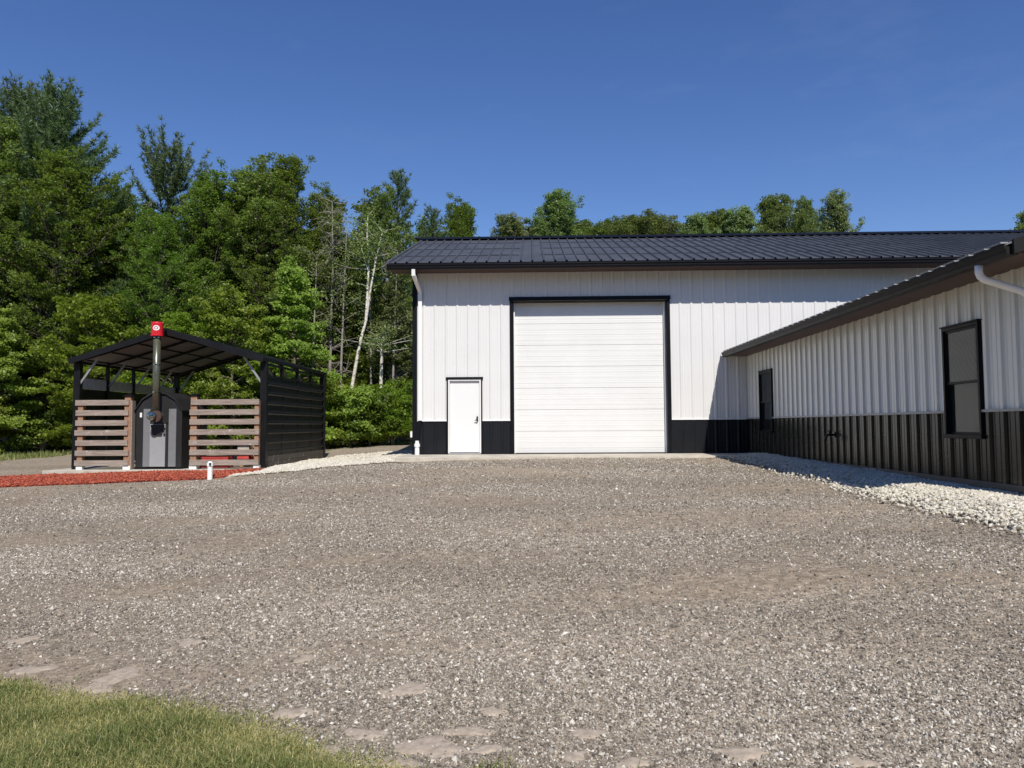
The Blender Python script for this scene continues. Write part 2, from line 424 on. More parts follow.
def resample(pl, n):
    pl = np.array(pl, float); d = np.concatenate([[0], np.cumsum(np.hypot(*np.diff(pl, axis=0).T))]); t = np.linspace(0, d[-1], n)
    return np.stack([np.interp(t, d, pl[:, 0]), np.interp(t, d, pl[:, 1])], -1)
def strip(name, A, B, n, m, mat, off=.015, crown=0., edge_noise=.05, kind='structure', rise=0.):
    a = resample(A, n); b = resample(B, n)
    a = a + rng.normal(0, edge_noise, a.shape) * .6; b = b + rng.normal(0, edge_noise, b.shape) * .6
    t = np.linspace(0, 1, m)[None, :, None]
    P = a[:, None, :] * (1 - t) + b[:, None, :] * t
    z = zt(P[..., 0], P[..., 1]) + off + crown * np.sin(pi * np.linspace(0, 1, m))[None, :] ** 1.1
    z += rise * np.linspace(0, 1, m)[None, :]
    z[:, 0] -= off + .02
    if not rise: z[:, -1] -= off + .02
    V = np.concatenate([P, z[..., None]], -1).reshape(-1, 3)
    jj = np.arange(n * m).reshape(n, m)
    Fq = np.stack([jj[:-1, :-1], jj[:-1, 1:], jj[1:, 1:], jj[1:, :-1]], -1).reshape(-1, 4)
    # upward normals
    p0, p1, p2 = V[Fq[:, 0]], V[Fq[:, 1]], V[Fq[:, 2]]
    if np.cross(p1 - p0, p2 - p0)[:, 2].mean() < 0: Fq = Fq[:, ::-1]
    o = link(name, raw_mesh(name, V, Fq, mat, smooth=True)); 
    if kind: tag(o, kind=kind)
    return o
def strip_pts(A, B, k, crown=0., off=.015, rise=0.):
    a = resample(A, 200); b = resample(B, 200)
    wdt = np.hypot(*(a - b).T) + .02; i = rng.choice(200, k, p=wdt / wdt.sum())
    i2 = np.clip(i + 1, 0, 199); f = rng.random(k)[:, None]; t = rng.random(k)[:, None]
    pa = a[i] * (1 - f) + a[i2] * f; pb = b[i] * (1 - f) + b[i2] * f
    P = pa * (1 - t) + pb * t
    z = zt(P[:, 0], P[:, 1]) + off + crown * np.sin(pi * t[:, 0]) ** 1.1 + rise * t[:, 0]
    return P, z

# icosahedron for stones
_ph = (1 + 5 ** .5) / 2
ICO_V = np.array([(-1, _ph, 0), (1, _ph, 0), (-1, -_ph, 0), (1, -_ph, 0), (0, -1, _ph), (0, 1, _ph), (0, -1, -_ph), (0, 1, -_ph), (_ph, 0, -1), (_ph, 0, 1), (-_ph, 0, -1), (-_ph, 0, 1)]) / 1.9
ICO_F = np.array([(0, 11, 5), (0, 5, 1), (0, 1, 7), (0, 7, 10), (0, 10, 11), (1, 5, 9), (5, 11, 4), (11, 10, 2), (10, 7, 6), (7, 1, 8), (3, 9, 4), (3, 4, 2), (3, 2, 6), (3, 6, 8), (3, 8, 9), (4, 9, 5), (2, 4, 11), (6, 2, 10), (8, 6, 7), (9, 8, 1)])
BOX_V = np.array([(x, y, z) for z in (-1, 1) for y in (-1, 1) for x in (-1, 1)], float)
BOX_F = np.array([(0, 2, 3, 1), (4, 5, 7, 6), (0, 1, 5, 4), (2, 6, 7, 3), (0, 4, 6, 2), (1, 3, 7, 5)])
OCT_V = np.array([(1, 0, 0), (-1, 0, 0), (0, 1, 0), (0, -1, 0), (0, 0, 1), (0, 0, -1)], float)
OCT_F = np.array([(0, 2, 4), (2, 1, 4), (1, 3, 4), (3, 0, 4), (2, 0, 5), (1, 2, 5), (3, 1, 5), (0, 3, 5)])
def eul(a):
    cx, sx, cy, sy, cz, sz = np.cos(a[:, 0]), np.sin(a[:, 0]), np.cos(a[:, 1]), np.sin(a[:, 1]), np.cos(a[:, 2]), np.sin(a[:, 2])
    R = np.empty((len(a), 3, 3))
    R[:, 0, 0] = cy * cz; R[:, 0, 1] = sx * sy * cz - cx * sz; R[:, 0, 2] = cx * sy * cz + sx * sz
    R[:, 1, 0] = cy * sz; R[:, 1, 1] = sx * sy * sz + cx * cz; R[:, 1, 2] = cx * sy * sz - sx * cz
    R[:, 2, 0] = -sy; R[:, 2, 1] = sx * cy; R[:, 2, 2] = cx * cy
    return R
def scatter(name, P, z, size, aspect, mat, tint, bv=ICO_V, bf=ICO_F, jit=.18, tilt=.5, sink=.25, label=None, cat=None):
    n = len(P)
    S = size[:, None] * aspect
    V = bv[None] * (1 + rng.normal(0, jit, (n, len(bv), 1))) * S[:, None, :]
    R = eul(np.stack([rng.normal(0, tilt, n), rng.normal(0, tilt, n), rng.random(n) * 6.283], -1))
    V = np.einsum('nij,nkj->nki', R, V)
    V[..., 0] += P[:, 0, None]; V[..., 1] += P[:, 1, None]; V[..., 2] += (z + S[:, 2] * (1 - 2 * sink))[:, None]
    Fc = (bf[None] + (np.arange(n) * len(bv))[:, None, None]).reshape(-1, bf.shape[1])
    o = link(name, raw_mesh(name, V.reshape(-1, 3), Fc, mat, {'tint': np.repeat(tint, len(bf))}))
    tag(o, label, cat, kind='stuff'); return o

# bare pads of packed dirt showing through the gravel in front
PADS = [(-0.68, 4.12, 0.12, 0.12), (-1.23, 3.89, 0.1, 0.07), (-0.79, 3.62, 0.1, 0.06), (-0.47, 3.46, 0.17, 0.1), (-0.62, 3.31, 0.13, 0.08), (-0.21, 3.8, 0.07, 0.05), (-0.31, 3.6, 0.12, 0.05), (-0.2, 3.42, 0.08, 0.05), (0.24, 3.53, 0.07, 0.06), (0.4, 3.25, 0.08, 0.05), (0.87, 3.31, 0.09, 0.07), (1.31, 3.2, 0.07, 0.05), (-2.48, 4.54, 0.12, 0.15), (-2.49, 4.34, 0.09, 0.08), (-3.59, 5.34, 0.1, 0.08), (-2.34, 5.17, 0.09, 0.08), (-1.42, 4.74, 0.07, 0.07), (-1.2, 4.54, 0.05, 0.05), (0.17, 3.33, 0.06, 0.05), (-3.1, 4.7, .12, .08), (-.95, 3.45, .1, .06)]
for (px, py, rx, ry) in PADS:
    n = 28; th = np.linspace(0, 2 * pi, n, endpoint=False)
    rr = 1 + .2 * np.sin(2 * th + rng.random() * 6) + .16 * np.sin(3 * th + rng.random() * 6) + .08 * np.sin(7 * th + rng.random() * 6) + rng.normal(0, .09, n)
    rings = [(0.0, .007), (.5, .0065), (.85, .005), (1.12, -.008)]
    V = [(px, py, float(zt(px, py)) + .007)]
    for q, h in rings[1:]:
        X = px + rx * rr * np.cos(th) * q; Y = py + ry * rr * np.sin(th) * q
        V += list(zip(X, Y, zt(X, Y) + h))
    Fs = [(0, 1 + k, 1 + (k + 1) % n) for k in range(n)]
    for r_ in range(2):
        b0 = 1 + r_ * n; b1 = b0 + n
        for k in range(n):
            k2 = (k + 1) % n; Fs += [(b0 + k, b1 + k, b1 + k2), (b0 + k, b1 + k2, b0 + k2)]
    tag(link('dirt_patch', raw_mesh('dirt_patch', np.array(V), np.array(Fs), M['dirt'], smooth=True)), kind='structure')
PADA = np.array(PADS)
def off_pads(P):
    ok = np.ones(len(P), bool)
    for (px, py, rx, ry) in PADS:
        d = ((P[:, 0] - px) / rx) ** 2 + ((P[:, 1] - py) / ry) ** 2
        ok &= (d > 1.15) | (rng.random(len(P)) < .14 + .9 * np.clip(d - .3, 0, 1))
    return ok

# outlines of the beds (world metres)
GRASS_EDGE = [(-6.2, 5.3), (-4.4, 4.75), (-3.57, 4.56), (-3.15, 4.48), (-2.71, 4.34), (-2.2, 4.16), (-1.76, 4.03), (-1.3, 3.77), (-0.92, 3.48), (-0.58, 3.30), (-0.36, 3.06), (-.3, 2.4), (-.2, 1.2)]
GRASS_IN = [(-7.5, 3.5), (-5.4, 2.6), (-4.4, 2.2), (-4., 2), (-3.5, 1.8), (-3, 1.7), (-2.6, 1.5), (-2.2, 1.3), (-1.8, 1.2), (-1.5, 1.1), (-1.3, 1.0), (-1.1, .9), (-1., .6)]
strip('lawn', GRASS_EDGE, GRASS_IN, 80, 12, M['turf_soil'], off=.012)
BED_OUT = [(4.86, 18.85), (4.84, 17.), (4.84, 15.73), (4.66, 13.47), (4.5, 11.5), (4.44, 10.02), (4.48, 8.67), (4.62, 7.46), (4.66, 6.4), (4.7, 5.0)]
BED_IN = [(5.70, 18.85), (5.70, 17.), (5.70, 15.73), (5.70, 13.47), (5.70, 11.5), (5.70, 10.02), (5.70, 8.67), (5.70, 7.46), (5.70, 6.4), (5.7, 5.0)]
strip('rock_bed', BED_OUT, BED_IN, 90, 10, M['rock_base'], off=.008, crown=.03, rise=.075)
MUL_N = [(-16, 17.2), (-13.55, 17.11), (-12.16, 17.15), (-10.96, 17.3), (-8.89, 17.15), (-7.45, 17.2), (-6.99, 17.54), (-6.7, 18.3)]
MUL_F = [(-16.6, 17.6), (-14.68, 18.52), (-13.6, 19.12), (-12.5, 19.45), (-11.24, 19.45), (-9.4, 19.45), (-7.8, 19.45), (-6.95, 19.4)]
strip('mulch_bed', MUL_N, MUL_F, 90, 12, M['mulch_base'], off=.03, crown=.05)
RL_N = [(-7.0, 17.3), (-6.32, 17.7), (-5.54, 17.9), (-5.0, 18.5), (-4.3, 19.0), (-3.5, 19.1)]
RL_F = [(-6.98, 17.9), (-6.85, 19.6), (-6.98, 23.0), (-6.7, 26.6), (-5.4, 27.4), (-3.3, 27.6)]
strip('limestone_path', RL_N, RL_F, 60, 24, M['rock_base'], off=.022, crown=.01)
GL_N = [(-40, 20), (-24, 21.5), (-18.93, 23.87), (-18.81, 26.43), (-18.67, 28.4), (-18.9, 31.0), (-15, 31.2), (-12, 32.8), (-8, 33.3), (-3, 33.3), (4, 33.6), (30, 34)]
GL_F = [(-46, 28), (-30, 29), (-24, 29.5), (-22, 30.2), (-21, 31.2), (-20, 32.4), (-15, 33), (-12, 34), (-8, 34.5), (-3, 34.5), (4, 35), (30, 36)]
strip('grass_verge', GL_N, GL_F, 120, 8, M['turf_soil'], off=.02)
strip('forest_floor', GL_F, [(-160, 150), (-120, 170), (-100, 180), (-80, 190), (-60, 190), (-40, 190), (-20, 190), (0, 190), (20, 190), (40, 190), (80, 190), (160, 190)], 80, 40, M['soil'], off=.03)

# loose stones lying on the drive
def frustum_pts(k, y0, y1, pw):
    y = y0 * (y1 / y0) ** (rng.random(k) ** pw)
    x = (rng.random(k) - .5) * 2 * (y * .72 + 1.0) - y * .027
    return np.stack([x, y], -1)
P = frustum_pts(520000, 2.6, 18.7, .97)
gi = np.array(GRASS_EDGE[::-1])
inlawn = P[:, 1] < np.interp(P[:, 0], np.array(GRASS_EDGE)[:, 0], np.array(GRASS_EDGE)[:, 1], right=-9) - .1
bedx = np.interp(P[:, 1], np.array(BED_OUT)[::-1, 1], np.array(BED_OUT)[::-1, 0])
muly = np.interp(P[:, 0], np.array(MUL_N)[:, 0], np.array(MUL_N)[:, 1], left=17.2, right=99)
wn_ = worn(P[:, 0], P[:, 1])
keep = ~inlawn & (P[:, 0] < bedx) & (P[:, 1] < muly) & off_pads(P) & (rng.random(len(P)) > .88 * wn_ ** .8) & ~((P[:, 0] < -6.6) & (P[:, 1] > 17))
P = P[keep]
sz = np.clip(np.exp(rng.normal(math.log(.0047), .45, len(P))), .003, .0125) * np.interp(P[:, 1], [3, 7, 18], [1, 1.25, 1.9])
big = rng.random(len(P)) < .004
sz[big] *= 1.8
tint = np.where(rng.random(len(P)) < .33 + .14 * np.sin(P[:, 0] * 1.1 + P[:, 1] * 1.7), rng.uniform(.6, 1, len(P)), rng.uniform(.0, .6, len(P)))
scatter('gravel_stones', P, zt(P[:, 0], P[:, 1]), sz, np.stack([rng.uniform(.8, 1.3, len(P)), rng.uniform(.7, 1, len(P)), rng.uniform(.5, .85, len(P))], -1), M['stone'], tint, bv=OCT_V, bf=OCT_F, jit=.22, tilt=.7, label='loose grey and white stones lying over the gravel drive', cat='gravel')

P, z = strip_pts(BED_OUT, BED_IN, 30000, .03, .008, .075)
P[:, 0] -= np.abs(rng.normal(0, .14, len(P))) * (rng.random(len(P)) < .3)
scatter('white_rocks', P, np.maximum(z, zt(P[:, 0], P[:, 1])), rng.uniform(.013, .028, len(P)), np.stack([rng.uniform(.9, 1.3, len(P)), rng.uniform(.7, 1, len(P)), rng.uniform(.55, .85, len(P))], -1), M['white_rock'], rng.beta(2, 1.6, len(P)), label='white limestone rocks filling the bed along the low wing wall', cat='rocks')
P, z = strip_pts(RL_N, RL_F, 16000, .01, .022)
scatter('white_rocks', P, z, rng.uniform(.016, .036, len(P)), np.stack([rng.uniform(.9, 1.3, len(P)), rng.uniform(.7, 1, len(P)), rng.uniform(.5, .8, len(P))], -1), M['white_rock'], rng.beta(2, 1.4, len(P)), label='pale crushed limestone between the carport and the big building', cat='rocks')
P, z = strip_pts(MUL_N, MUL_F, 22000, .05, .03)
P += rng.normal(0, .04, P.shape)
scatter('mulch_chips', P, z, rng.uniform(.6, 1.3, len(P)), np.stack([rng.uniform(.012, .036, len(P)), rng.uniform(.005, .011, len(P)), rng.uniform(.003, .006, len(P))], -1), M['chip'], rng.random(len(P)), bv=BOX_V, bf=BOX_F, tilt=.4, sink=0., label='red dyed wood mulch in the bed before the carport', cat='mulch')

# grass blades
def blades(name, P, h, wd, mat, label, lean=.45, tint=None):
    n = len(P); z = zt(P[:, 0], P[:, 1])
    az = rng.random(n) * 6.283; le = np.abs(rng.normal(0, lean, n)); ax = np.stack([np.cos(az), np.sin(az)], -1)
    fa = az + 1.57 + rng.normal(0, .5, n); fx = np.stack([np.cos(fa), np.sin(fa)], -1) * (wd / 2)[:, None]
    lv = []
    for t in (0, .55, 1.):
        ctr = np.concatenate([P + ax * (h * le * t * t)[:, None], (z + h * t * (1 - .25 * t * le))[:, None]], -1)
        wk = (1, .75, .08)[(0, .55, 1.).index(t)]
        off = np.concatenate([fx * wk, np.zeros((n, 1))], -1)
        lv += [ctr - off, ctr + off]
    V = np.stack(lv, 1).reshape(-1, 3)
    bf = np.array([(0, 1, 3, 2), (2, 3, 5, 4)])
    Fc = (bf[None] + (np.arange(n) * 6)[:, None, None]).reshape(-1, 4)
    if tint is None: tint = rng.beta(1.8, 2.2, n)
    o = link(name, raw_mesh(name, V, Fc, mat, {'tint': np.repeat(tint, 2)}, smooth=True)); return tag(o, label, 'grass', kind='stuff')
k = 620000
P, _ = strip_pts(GRASS_EDGE, GRASS_IN, k)
P += rng.normal(0, .045, P.shape)
vis = (P[:, 1] > 2.6) & (P[:, 0] > -7)
P = P[vis | (rng.random(len(P)) < .12)]
a = resample(GRASS_EDGE, 300)[::3]
def edist(P): return np.concatenate([np.min(np.hypot(q[:, None, 0] - a[None, :, 0], q[:, None, 1] - a[None, :, 1]), 1) for q in np.array_split(P, 12)])
d = edist(P)
ed = -.02 + .05 * np.sin(P[:, 0] * 7 + 1) + .035 * np.sin(P[:, 0] * 19 + P[:, 1] * 11)
P = P[rng.random(len(P)) < np.clip(.3 + (d - ed) * 4.5, .05, 1)]; d = edist(P)
cl = .5 + .5 * np.sin(P[:, 0] * 5 + 2 * np.sin(P[:, 1] * 4)) * np.sin(P[:, 1] * 6 + 1.3)
blades('lawn_grass', P, rng.uniform(.022, .068, len(P)) * (.65 + .5 * cl) * np.clip(.6 + d * 1.4, 0, 1), rng.uniform(.0028, .006, len(P)), M['grass'], 'short mown green grass with dry blades at the edge of the gravel', lean=1.15, tint=np.clip(rng.beta(1.1, 1.3, len(P)) * .72 + .45 * np.exp(-d * 4) * rng.random(len(P)) + .3 * (1 - cl) + (rng.random(len(P)) < .2) * .4, 0, 1))
P = np.stack([rng.normal(-.18, .05, 120), rng.normal(3.2, .03, 120)], -1)
P2 = np.stack([rng.normal(.02, .25, 160), rng.normal(3.1, .04, 160)], -1)
P = np.concatenate([P, P2])
blades('weed_tuft', P, rng.uniform(.02, .07, len(P)), rng.uniform(.003, .006, len(P)), M['grass'], 'small green weeds sprouting from the gravel in front', lean=.8)
P, _ = strip_pts(GL_N, GL_F, 32000)
P = P[P[:, 0] < 2]
blades('verge_grass', P, rng.uniform(.06, .22, len(P)), rng.uniform(.012, .03, len(P)), M['grass'], 'rough grass along the foot of the woods')
# ------------------------------------------------------------------ ribbed steel sheets
def rib_profile(s0, s1, period=.3, h=.02, half=.045, top=.018, minor=.004, phase=0.):
    pts = [(s0, 0.)]
    k0 = math.floor((s0 - phase) / period) - 1; k1 = math.ceil((s1 - phase) / period) + 1
    for k in range(k0, k1 + 1):
        c = phase + k * period
        cand = [(c - half, 0), (c - top, h), (c + top, h), (c + half, 0)]
        if minor:
            for q in (c + period / 3, c + 2 * period / 3): cand += [(q - .014, 0), (q - .006, minor), (q + .006, minor), (q + .014, 0)]
        for s, d in cand:
            if s0 + 1e-4 < s < s1 - 1e-4: pts.append((s, d))
    pts.append((s1, 0.)); return pts
def sheet(mb, prof, t0, t1, fn):
    """fn(s, t, d) -> point"""
    b = len(mb.v); n = len(prof)
    mb.v += [tuple(fn(s, t0, d)) for s, d in prof] + [tuple(fn(s, t1, d)) for s, d in prof]
    for i in range(n - 1): mb.f.append((b + i, b + i + 1, b + n + i + 1, b + n + i)); mb.m.append(mb.mi)

# ------------------------------------------------------------------ the big building
W, ZB = 20.4, 0.75
XL, XR = -3.2, 22.0
ZS = 5.64                                           # soffit
B = thing('pole_building', (-3.2, 20.4, ZB), 'big white steel building with black wainscot, garage door and dark metal roof', 'building')
fY = lambda s, t, d: (s, W - d, t)
GX0, GX1, GZ = -.6, 3.7, 4.955                      # garage trim, outer
DX0, DX1, DZ = -2.31, -1.35, 2.80                   # entry door trim, outer
ZW = 1.65
wh = MB(); bk = MB()
for (a, b_, z0, z1) in ((XL, DX0, ZW, ZS), (DX0, DX1, DZ, ZS), (DX1, GX0, ZW, ZS), (GX0, GX1, GZ, ZS), (GX1, XR, ZW, ZS)):
    sheet(wh, rib_profile(a, b_, phase=.08), z0, z1, fY)
for (a, b_) in ((XL, DX0), (DX1, GX0), (GX1, XR)): sheet(bk, rib_profile(a, b_, phase=.08), ZB, ZW - .02, fY)
wh.build('wall', M['white_steel'], B); bk.build('wainscot', M['black_steel'], B)
core = MB()
core.box(XL + .02, XR, 20.75, 31.55, .3, ZS - .01)
for (a, b_, z0, z1) in ((XL + .02, DX0 + .06, ZB, ZS - .02), (DX0 + .06, DX1 - .06, DZ - .06, ZS - .02), (DX1 - .06, GX0 + .09, ZB, ZS - .02), (GX0 + .09, GX1 - .09, GZ - .1, ZS - .02), (GX1 - .09, XR, ZB, ZS - .02)):
    core.box(a, b_, W + .012, 20.745, z0, z1)
RY, RZ = 26.0, 7.93                                 # ridge
RE_Y, RE_Z = 19.66, 5.775                           # eave edge
core.add([(XL + .02, 20.42, ZS), (XL + .02, 31.55, ZS), (XL + .02, RY, RZ - .28), (XR, 20.42, ZS), (XR, 31.55, ZS), (XR, RY, RZ - .28)], [(0, 2, 1), (3, 4, 5), (0, 3, 5, 2), (1, 2, 5, 4), (0, 1, 4, 3)])
core.build('wall_core', M['white_steel'], B)
side = MB(); sb = MB()
fL = lambda s, t, d: (XL - d, s, t)
sheet(side, rib_profile(W, 31.55), ZW, ZS, fL); sheet(sb, rib_profile(W, 31.55), ZB, ZW - .02, fL)
side.build('side_wall', M['white_steel'], B); sb.build('wainscot', M['black_steel'], B)
t = MB()                                            # trims
t.box(XL - .035, XL + .09, W - .04, W - .003, ZB, ZS); t.box(XL - .04, XL - .003, W - .003, W + .1, ZB, ZS)
t.build('corner_trim', M['trim_black'], B)
for a, b_ in ((XL + .1, DX0 - .002), (DX1 + .002, GX0 - .002), (GX1 + .002, 5.70)):
    t = MB(); t.box(a, b_, W - .032, W - .002, ZW - .022, ZW + .006); t.build('wainscot_trim', M['white_trim'], B)
t = MB(); t.box(XL + .1, 5.70, W - .02, W + .3, ZB - .06, ZB - .002); t.build('sill_board', M['trim_black'], B)
# roof
sl = (RZ - RE_Z) / (RY - RE_Y)
nrm = Vector((0, -sl, 1)).normalized()
def fR(s, t_, d):
    y = RE_Y + (RY - RE_Y) * t_
    return (s, y + nrm.y * d, RE_Z + (RZ - RE_Z) * t_ + nrm.z * d)
def fRb(s, t_, d):
    y = RY + (RY - RE_Y) * t_
    return (s, y - nrm.y * d, RZ - (RZ - RE_Z) * t_ + nrm.z * d)
XRL = -3.8
rf = MB(); pr = rib_profile(XRL, XR, h=.045, half=.03, top=.012, minor=.003, phase=.02)
sheet(rf, pr, 0, 1, fR); sheet(rf, pr, 0, 1, fRb)
rf.build('roof', M['roof'], B)
sc = MB()                                           # dark strips along the purlin lines, where the panels deflect
for q in (.24, .52, .8):
    for (xa, xb) in ((XRL + .1, -.35), (.25, XR)):
        p = fR(xa, q, .012); p2 = fR(xb, q, .012); sc.bar(p, p2, .06, .008, nrm)
sc.build('purlin_line', M['roof_row'], B)
ud = MB()
ud.add([(XRL, RE_Y, RE_Z - .02), (XR, RE_Y, RE_Z - .02), (XR, RY, RZ - .03), (XRL, RY, RZ - .03), (XR, 2 * RY - RE_Y, RE_Z - .02), (XRL, 2 * RY - RE_Y, RE_Z - .02)], [(0, 1, 2, 3), (3, 2, 4, 5)])
ud.box(XRL + .03, XR, RE_Y + .09, W - .002, ZS, ZS + .025)
ud.build('soffit', M['soffit'], B)
fc = MB(); fc.box(XRL, XR, RE_Y + .055, RE_Y + .085, ZS - .03, RE_Z - .025)
rk = .17
for y0, z0, y1, z1 in ((RE_Y, RE_Z, RY, RZ), (RY, RZ, 2 * RY - RE_Y, RE_Z)):
    fc.add([(XRL - .03, y0, z0 + .035), (XRL - .03, y1, z1 + .035), (XRL - .03, y1, z1 - rk), (XRL - .03, y0, z0 - rk + .02), (XRL + .05, y0, z0 + .035), (XRL + .05, y1, z1 + .035), (XRL + .05, y1, z1 - rk), (XRL + .05, y0, z0 - rk + .02)],
           [(0, 1, 2, 3), (7, 6, 5, 4), (0, 4, 5, 1), (3, 2, 6, 7), (0, 3, 7, 4), (1, 5, 6, 2)])
fc.build('fascia', M['roof'], B)
rc = MB()
rc.add([(XRL - .3, RY, RZ + .12), (XR, RY, RZ + .12), (XR, RY - .2, RZ + .0), (XRL - .02, RY - .2, RZ + .0), (XR, RY + .2, RZ), (XRL - .02, RY + .2, RZ), (XRL - .02, RY, RZ - .12)], [(0, 3, 2, 1), (0, 1, 4, 5), (0, 6, 3), (0, 5, 6)])
rc.build('ridge_cap', M['trim_black'], B)
gt = MB()
gp = [(0, 0, 0), (0, -.085, 0), (0, -.1, .03), (0, -.1, .06), (0, -.125, .09), (0, -.125, .13), (0, -.115, .13), (0, -.11, .095), (0, -.015, .095), (0, 0, .13)]
gt.prism([Vector(p) for p in gp], (XRL, RE_Y + .054, ZS - .025), (XR, RE_Y + .054, ZS - .025))
gt.build('gutter', M['trim_black'], B)
# downspout on the left corner
ds = MB()
ds.bar((-3.1, RE_Y, ZS - .03), (-3.1, RE_Y + .02, ZS - .2), .09, .07)
ds.bar((-3.1, RE_Y + .0, ZS - .17), (-3.02, W - .07, ZS - .52), .09, .07)
ds.bar((-3.02, W - .07, ZS - .49), (-3.02, W - .07, ZW), .1, .075, (0, 1, 0))
dsp = ds.build('downspout', M['white_trim'], B)
d2 = MB(); d2.bar((-3.02, W - .07, ZW - .003), (-3.1, W - .07, ZB + .33), .085, .07, (0, 1, 0)); d2.build('lower_spout', M['trim_black'], dsp, label='black lower length of the downspout')
d3 = MB(); d3.tube([(-3.1, W - .08, ZB - .02), (-3.1, W - .08, ZB + .2), (-3.1, W - .08, ZB + .2), (-3.1, W - .08, ZB + .28), (-3.1, W - .08, ZB + .28), (-3.1, W - .08, ZB + .36)], [.062, .062, .078, .078, .055, .05], 16); d3.build('drain_pipe', M['pvc'], dsp, smooth=False)
# garage door
gd = MB()
GI = W + .24
nsec = 7; hh = (GZ - .09 - ZB - .02) / nsec
for i in range(nsec):
    z0 = ZB + .012 + i * hh
    gd.box(GX0 + .06, GX1 - .06, GI, GI + .05, z0, z0 + hh - .008)
    for q in range(1, 4): gd.box(GX0 + .06, GX1 - .06, GI - .002, GI, z0 + hh * q / 4 - .02, z0 + hh * q / 4 + .02)
gd.box(GX0 + .06, GX1 - .06, GI + .02, GI + .06, ZB + .01, GZ - .08)
G = gd.build('garage_door', M['garage'], B)
sl_ = MB(); sl_.box(GX0 + .06, GX1 - .06, GI - .012, GI + .045, ZB - .012, ZB + .01); sl_.build('bottom_seal', M['handle_dark'], G)
ft = MB()
ft.box(GX0, GX0 + .085, W - .04, W - .002, ZB, GZ - .09); ft.box(GX1 - .085, GX1, W - .04, W - .002, ZB, GZ - .09)
ft.box(GX0 - .02, GX1 + .02, W - .05, W - .002, GZ - .089, GZ + .012)
ft.box(GX0 + .087, GX0 + .10, W - .001, GI - .002, ZB, GZ - .1); ft.box(GX1 - .10, GX1 - .087, W - .001, GI - .002, ZB, GZ - .1); ft.box(GX0 + .102, GX1 - .102, W, GI - .002, GZ - .115, GZ - .102)
ft.build('garage_frame', M['trim_black'], B)
js = MB(); js.box(GX1 - .135, GX1 - .102, GI - .1, GI - .015, ZB, GZ - .12); js.build('door_stop', M['white_trim'], B); js = MB(); js.box(GX0 + .102, GX0 + .13, GI - .1, GI - .015, ZB, GZ - .12); js.build('door_stop', M['white_trim'], B)
# entry door
dt = MB(); dt.box(DX0, DX0 + .035, W - .04, W - .002, ZB, DZ - .04); dt.box(DX1 - .035, DX1, W - .04, W - .002, ZB, DZ - .04); dt.box(DX0 - .02, DX1 + .02, W - .055, W - .002, DZ - .039, DZ + .012)
dt.build('door_trim', M['trim_black'], B)
df = MB(); df.box(DX0 + .037, DX0 + .08, W - .03, W + .1, ZB + .03, DZ - .042); df.box(DX1 - .08, DX1 - .037, W - .03, W + .1, ZB + .03, DZ - .042); df.box(DX0 + .08, DX1 - .08, W - .028, W + .1, DZ - .09, DZ - .043)
dr = MB(); dr.box(DX0 + .085, DX1 - .085, W + .03, W + .075, ZB + .045, DZ - .095)
D = dr.build('entry_door', M['door_white'], B); df.build('door_frame', M['door_white'], D)
th = MB(); th.box(DX0 + .04, DX1 - .04, W - .06, W + .1, ZB - .01, ZB + .03); th.build('threshold', M['steel_galv'], D)
hd = MB(); hd.box(DX1 - .16, DX1 - .12, W - .002, W + .03, ZB + .87, ZB + .99); hd.bar((DX1 - .14, W - .03, ZB + .9), (DX1 - .21, W - .03, ZB + .9), .018, .018); hd.bar((DX1 - .14, W - .05, ZB + .9), (DX1 - .14, W + .01, ZB + .9), .025, .025)
hd.tube([(DX1 - .14, W - .03, ZB + .985), (DX1 - .14, W + .01, ZB + .985)], .022, 12); hd.build('handle', M['handle_dark'], D)
fb = MB(); fb.box(XL - .1, XL - .045, W + .02, W + .08, 1.2, 1.36); fb.build('outlet_box', M['white_trim'], B)

# concrete apron in front of the doors
ap = MB()
ap.add([(-3.45, 18.95, .60), (5.7, 18.95, .60), (5.7, W + .7, .60), (-3.45, W + .7, .60), (-3.45, 18.95, .725), (5.7, 18.95, .725), (5.7, W + .7, ZB - .006), (-3.45, W + .7, ZB - .006)],
       [(0, 3, 2, 1), (4, 5, 6, 7), (0, 1, 5, 4), (1, 2, 6, 5), (2, 3, 7, 6), (3, 0, 4, 7)])
tag(ap.build('apron', M['concrete'], None, bevel=.012), kind='structure')

# ------------------------------------------------------------------ low wing on the right
WX, WY0 = 5.72, 8.62
ZWW = 1.665
ZWB = .72
ZWS = 3.31
WG = thing('low_wing', (WX, 12.0, ZWB), 'low grey-white ribbed wing with charcoal wainscot, two black windows and a brown soffit', 'building')
fW = lambda s, t_, d: (WX - d, s, t_)
WIN = [(9.78, 10.64), (18.2, 19.2)]                # along Y
WZ0, WZ1 = 1.305, 2.80
wh = MB(); bk = MB()
rib = dict(period=.3, h=.03, half=.042, top=.029, minor=.007, phase=.09)
segs = [(WY0, WIN[0][0]), (WIN[0][1], WIN[1][0]), (WIN[1][1], W - .03)]
for a, b_ in segs:
    sheet(wh, rib_profile(a, b_, **rib), ZWW, ZWS, fW); sheet(bk, rib_profile(a, b_, **rib), ZWB, ZWW - .03, fW)
for a, b_ in WIN:
    sheet(wh, rib_profile(a, b_, **rib), WZ1, ZWS, fW); sheet(bk, rib_profile(a, b_, **rib), ZWB, WZ0, fW)
wh.build('wall', M['wing_white'], WG); bk.build('wainscot', M['wing_black'], WG)
for a, b_ in segs:
    tr = MB(); tr.box(WX - .045, WX - .003, a + .001, b_ - .001, ZWW - .03, ZWW + .003); tr.build('wainscot_trim', M['steel_galv'], WG)
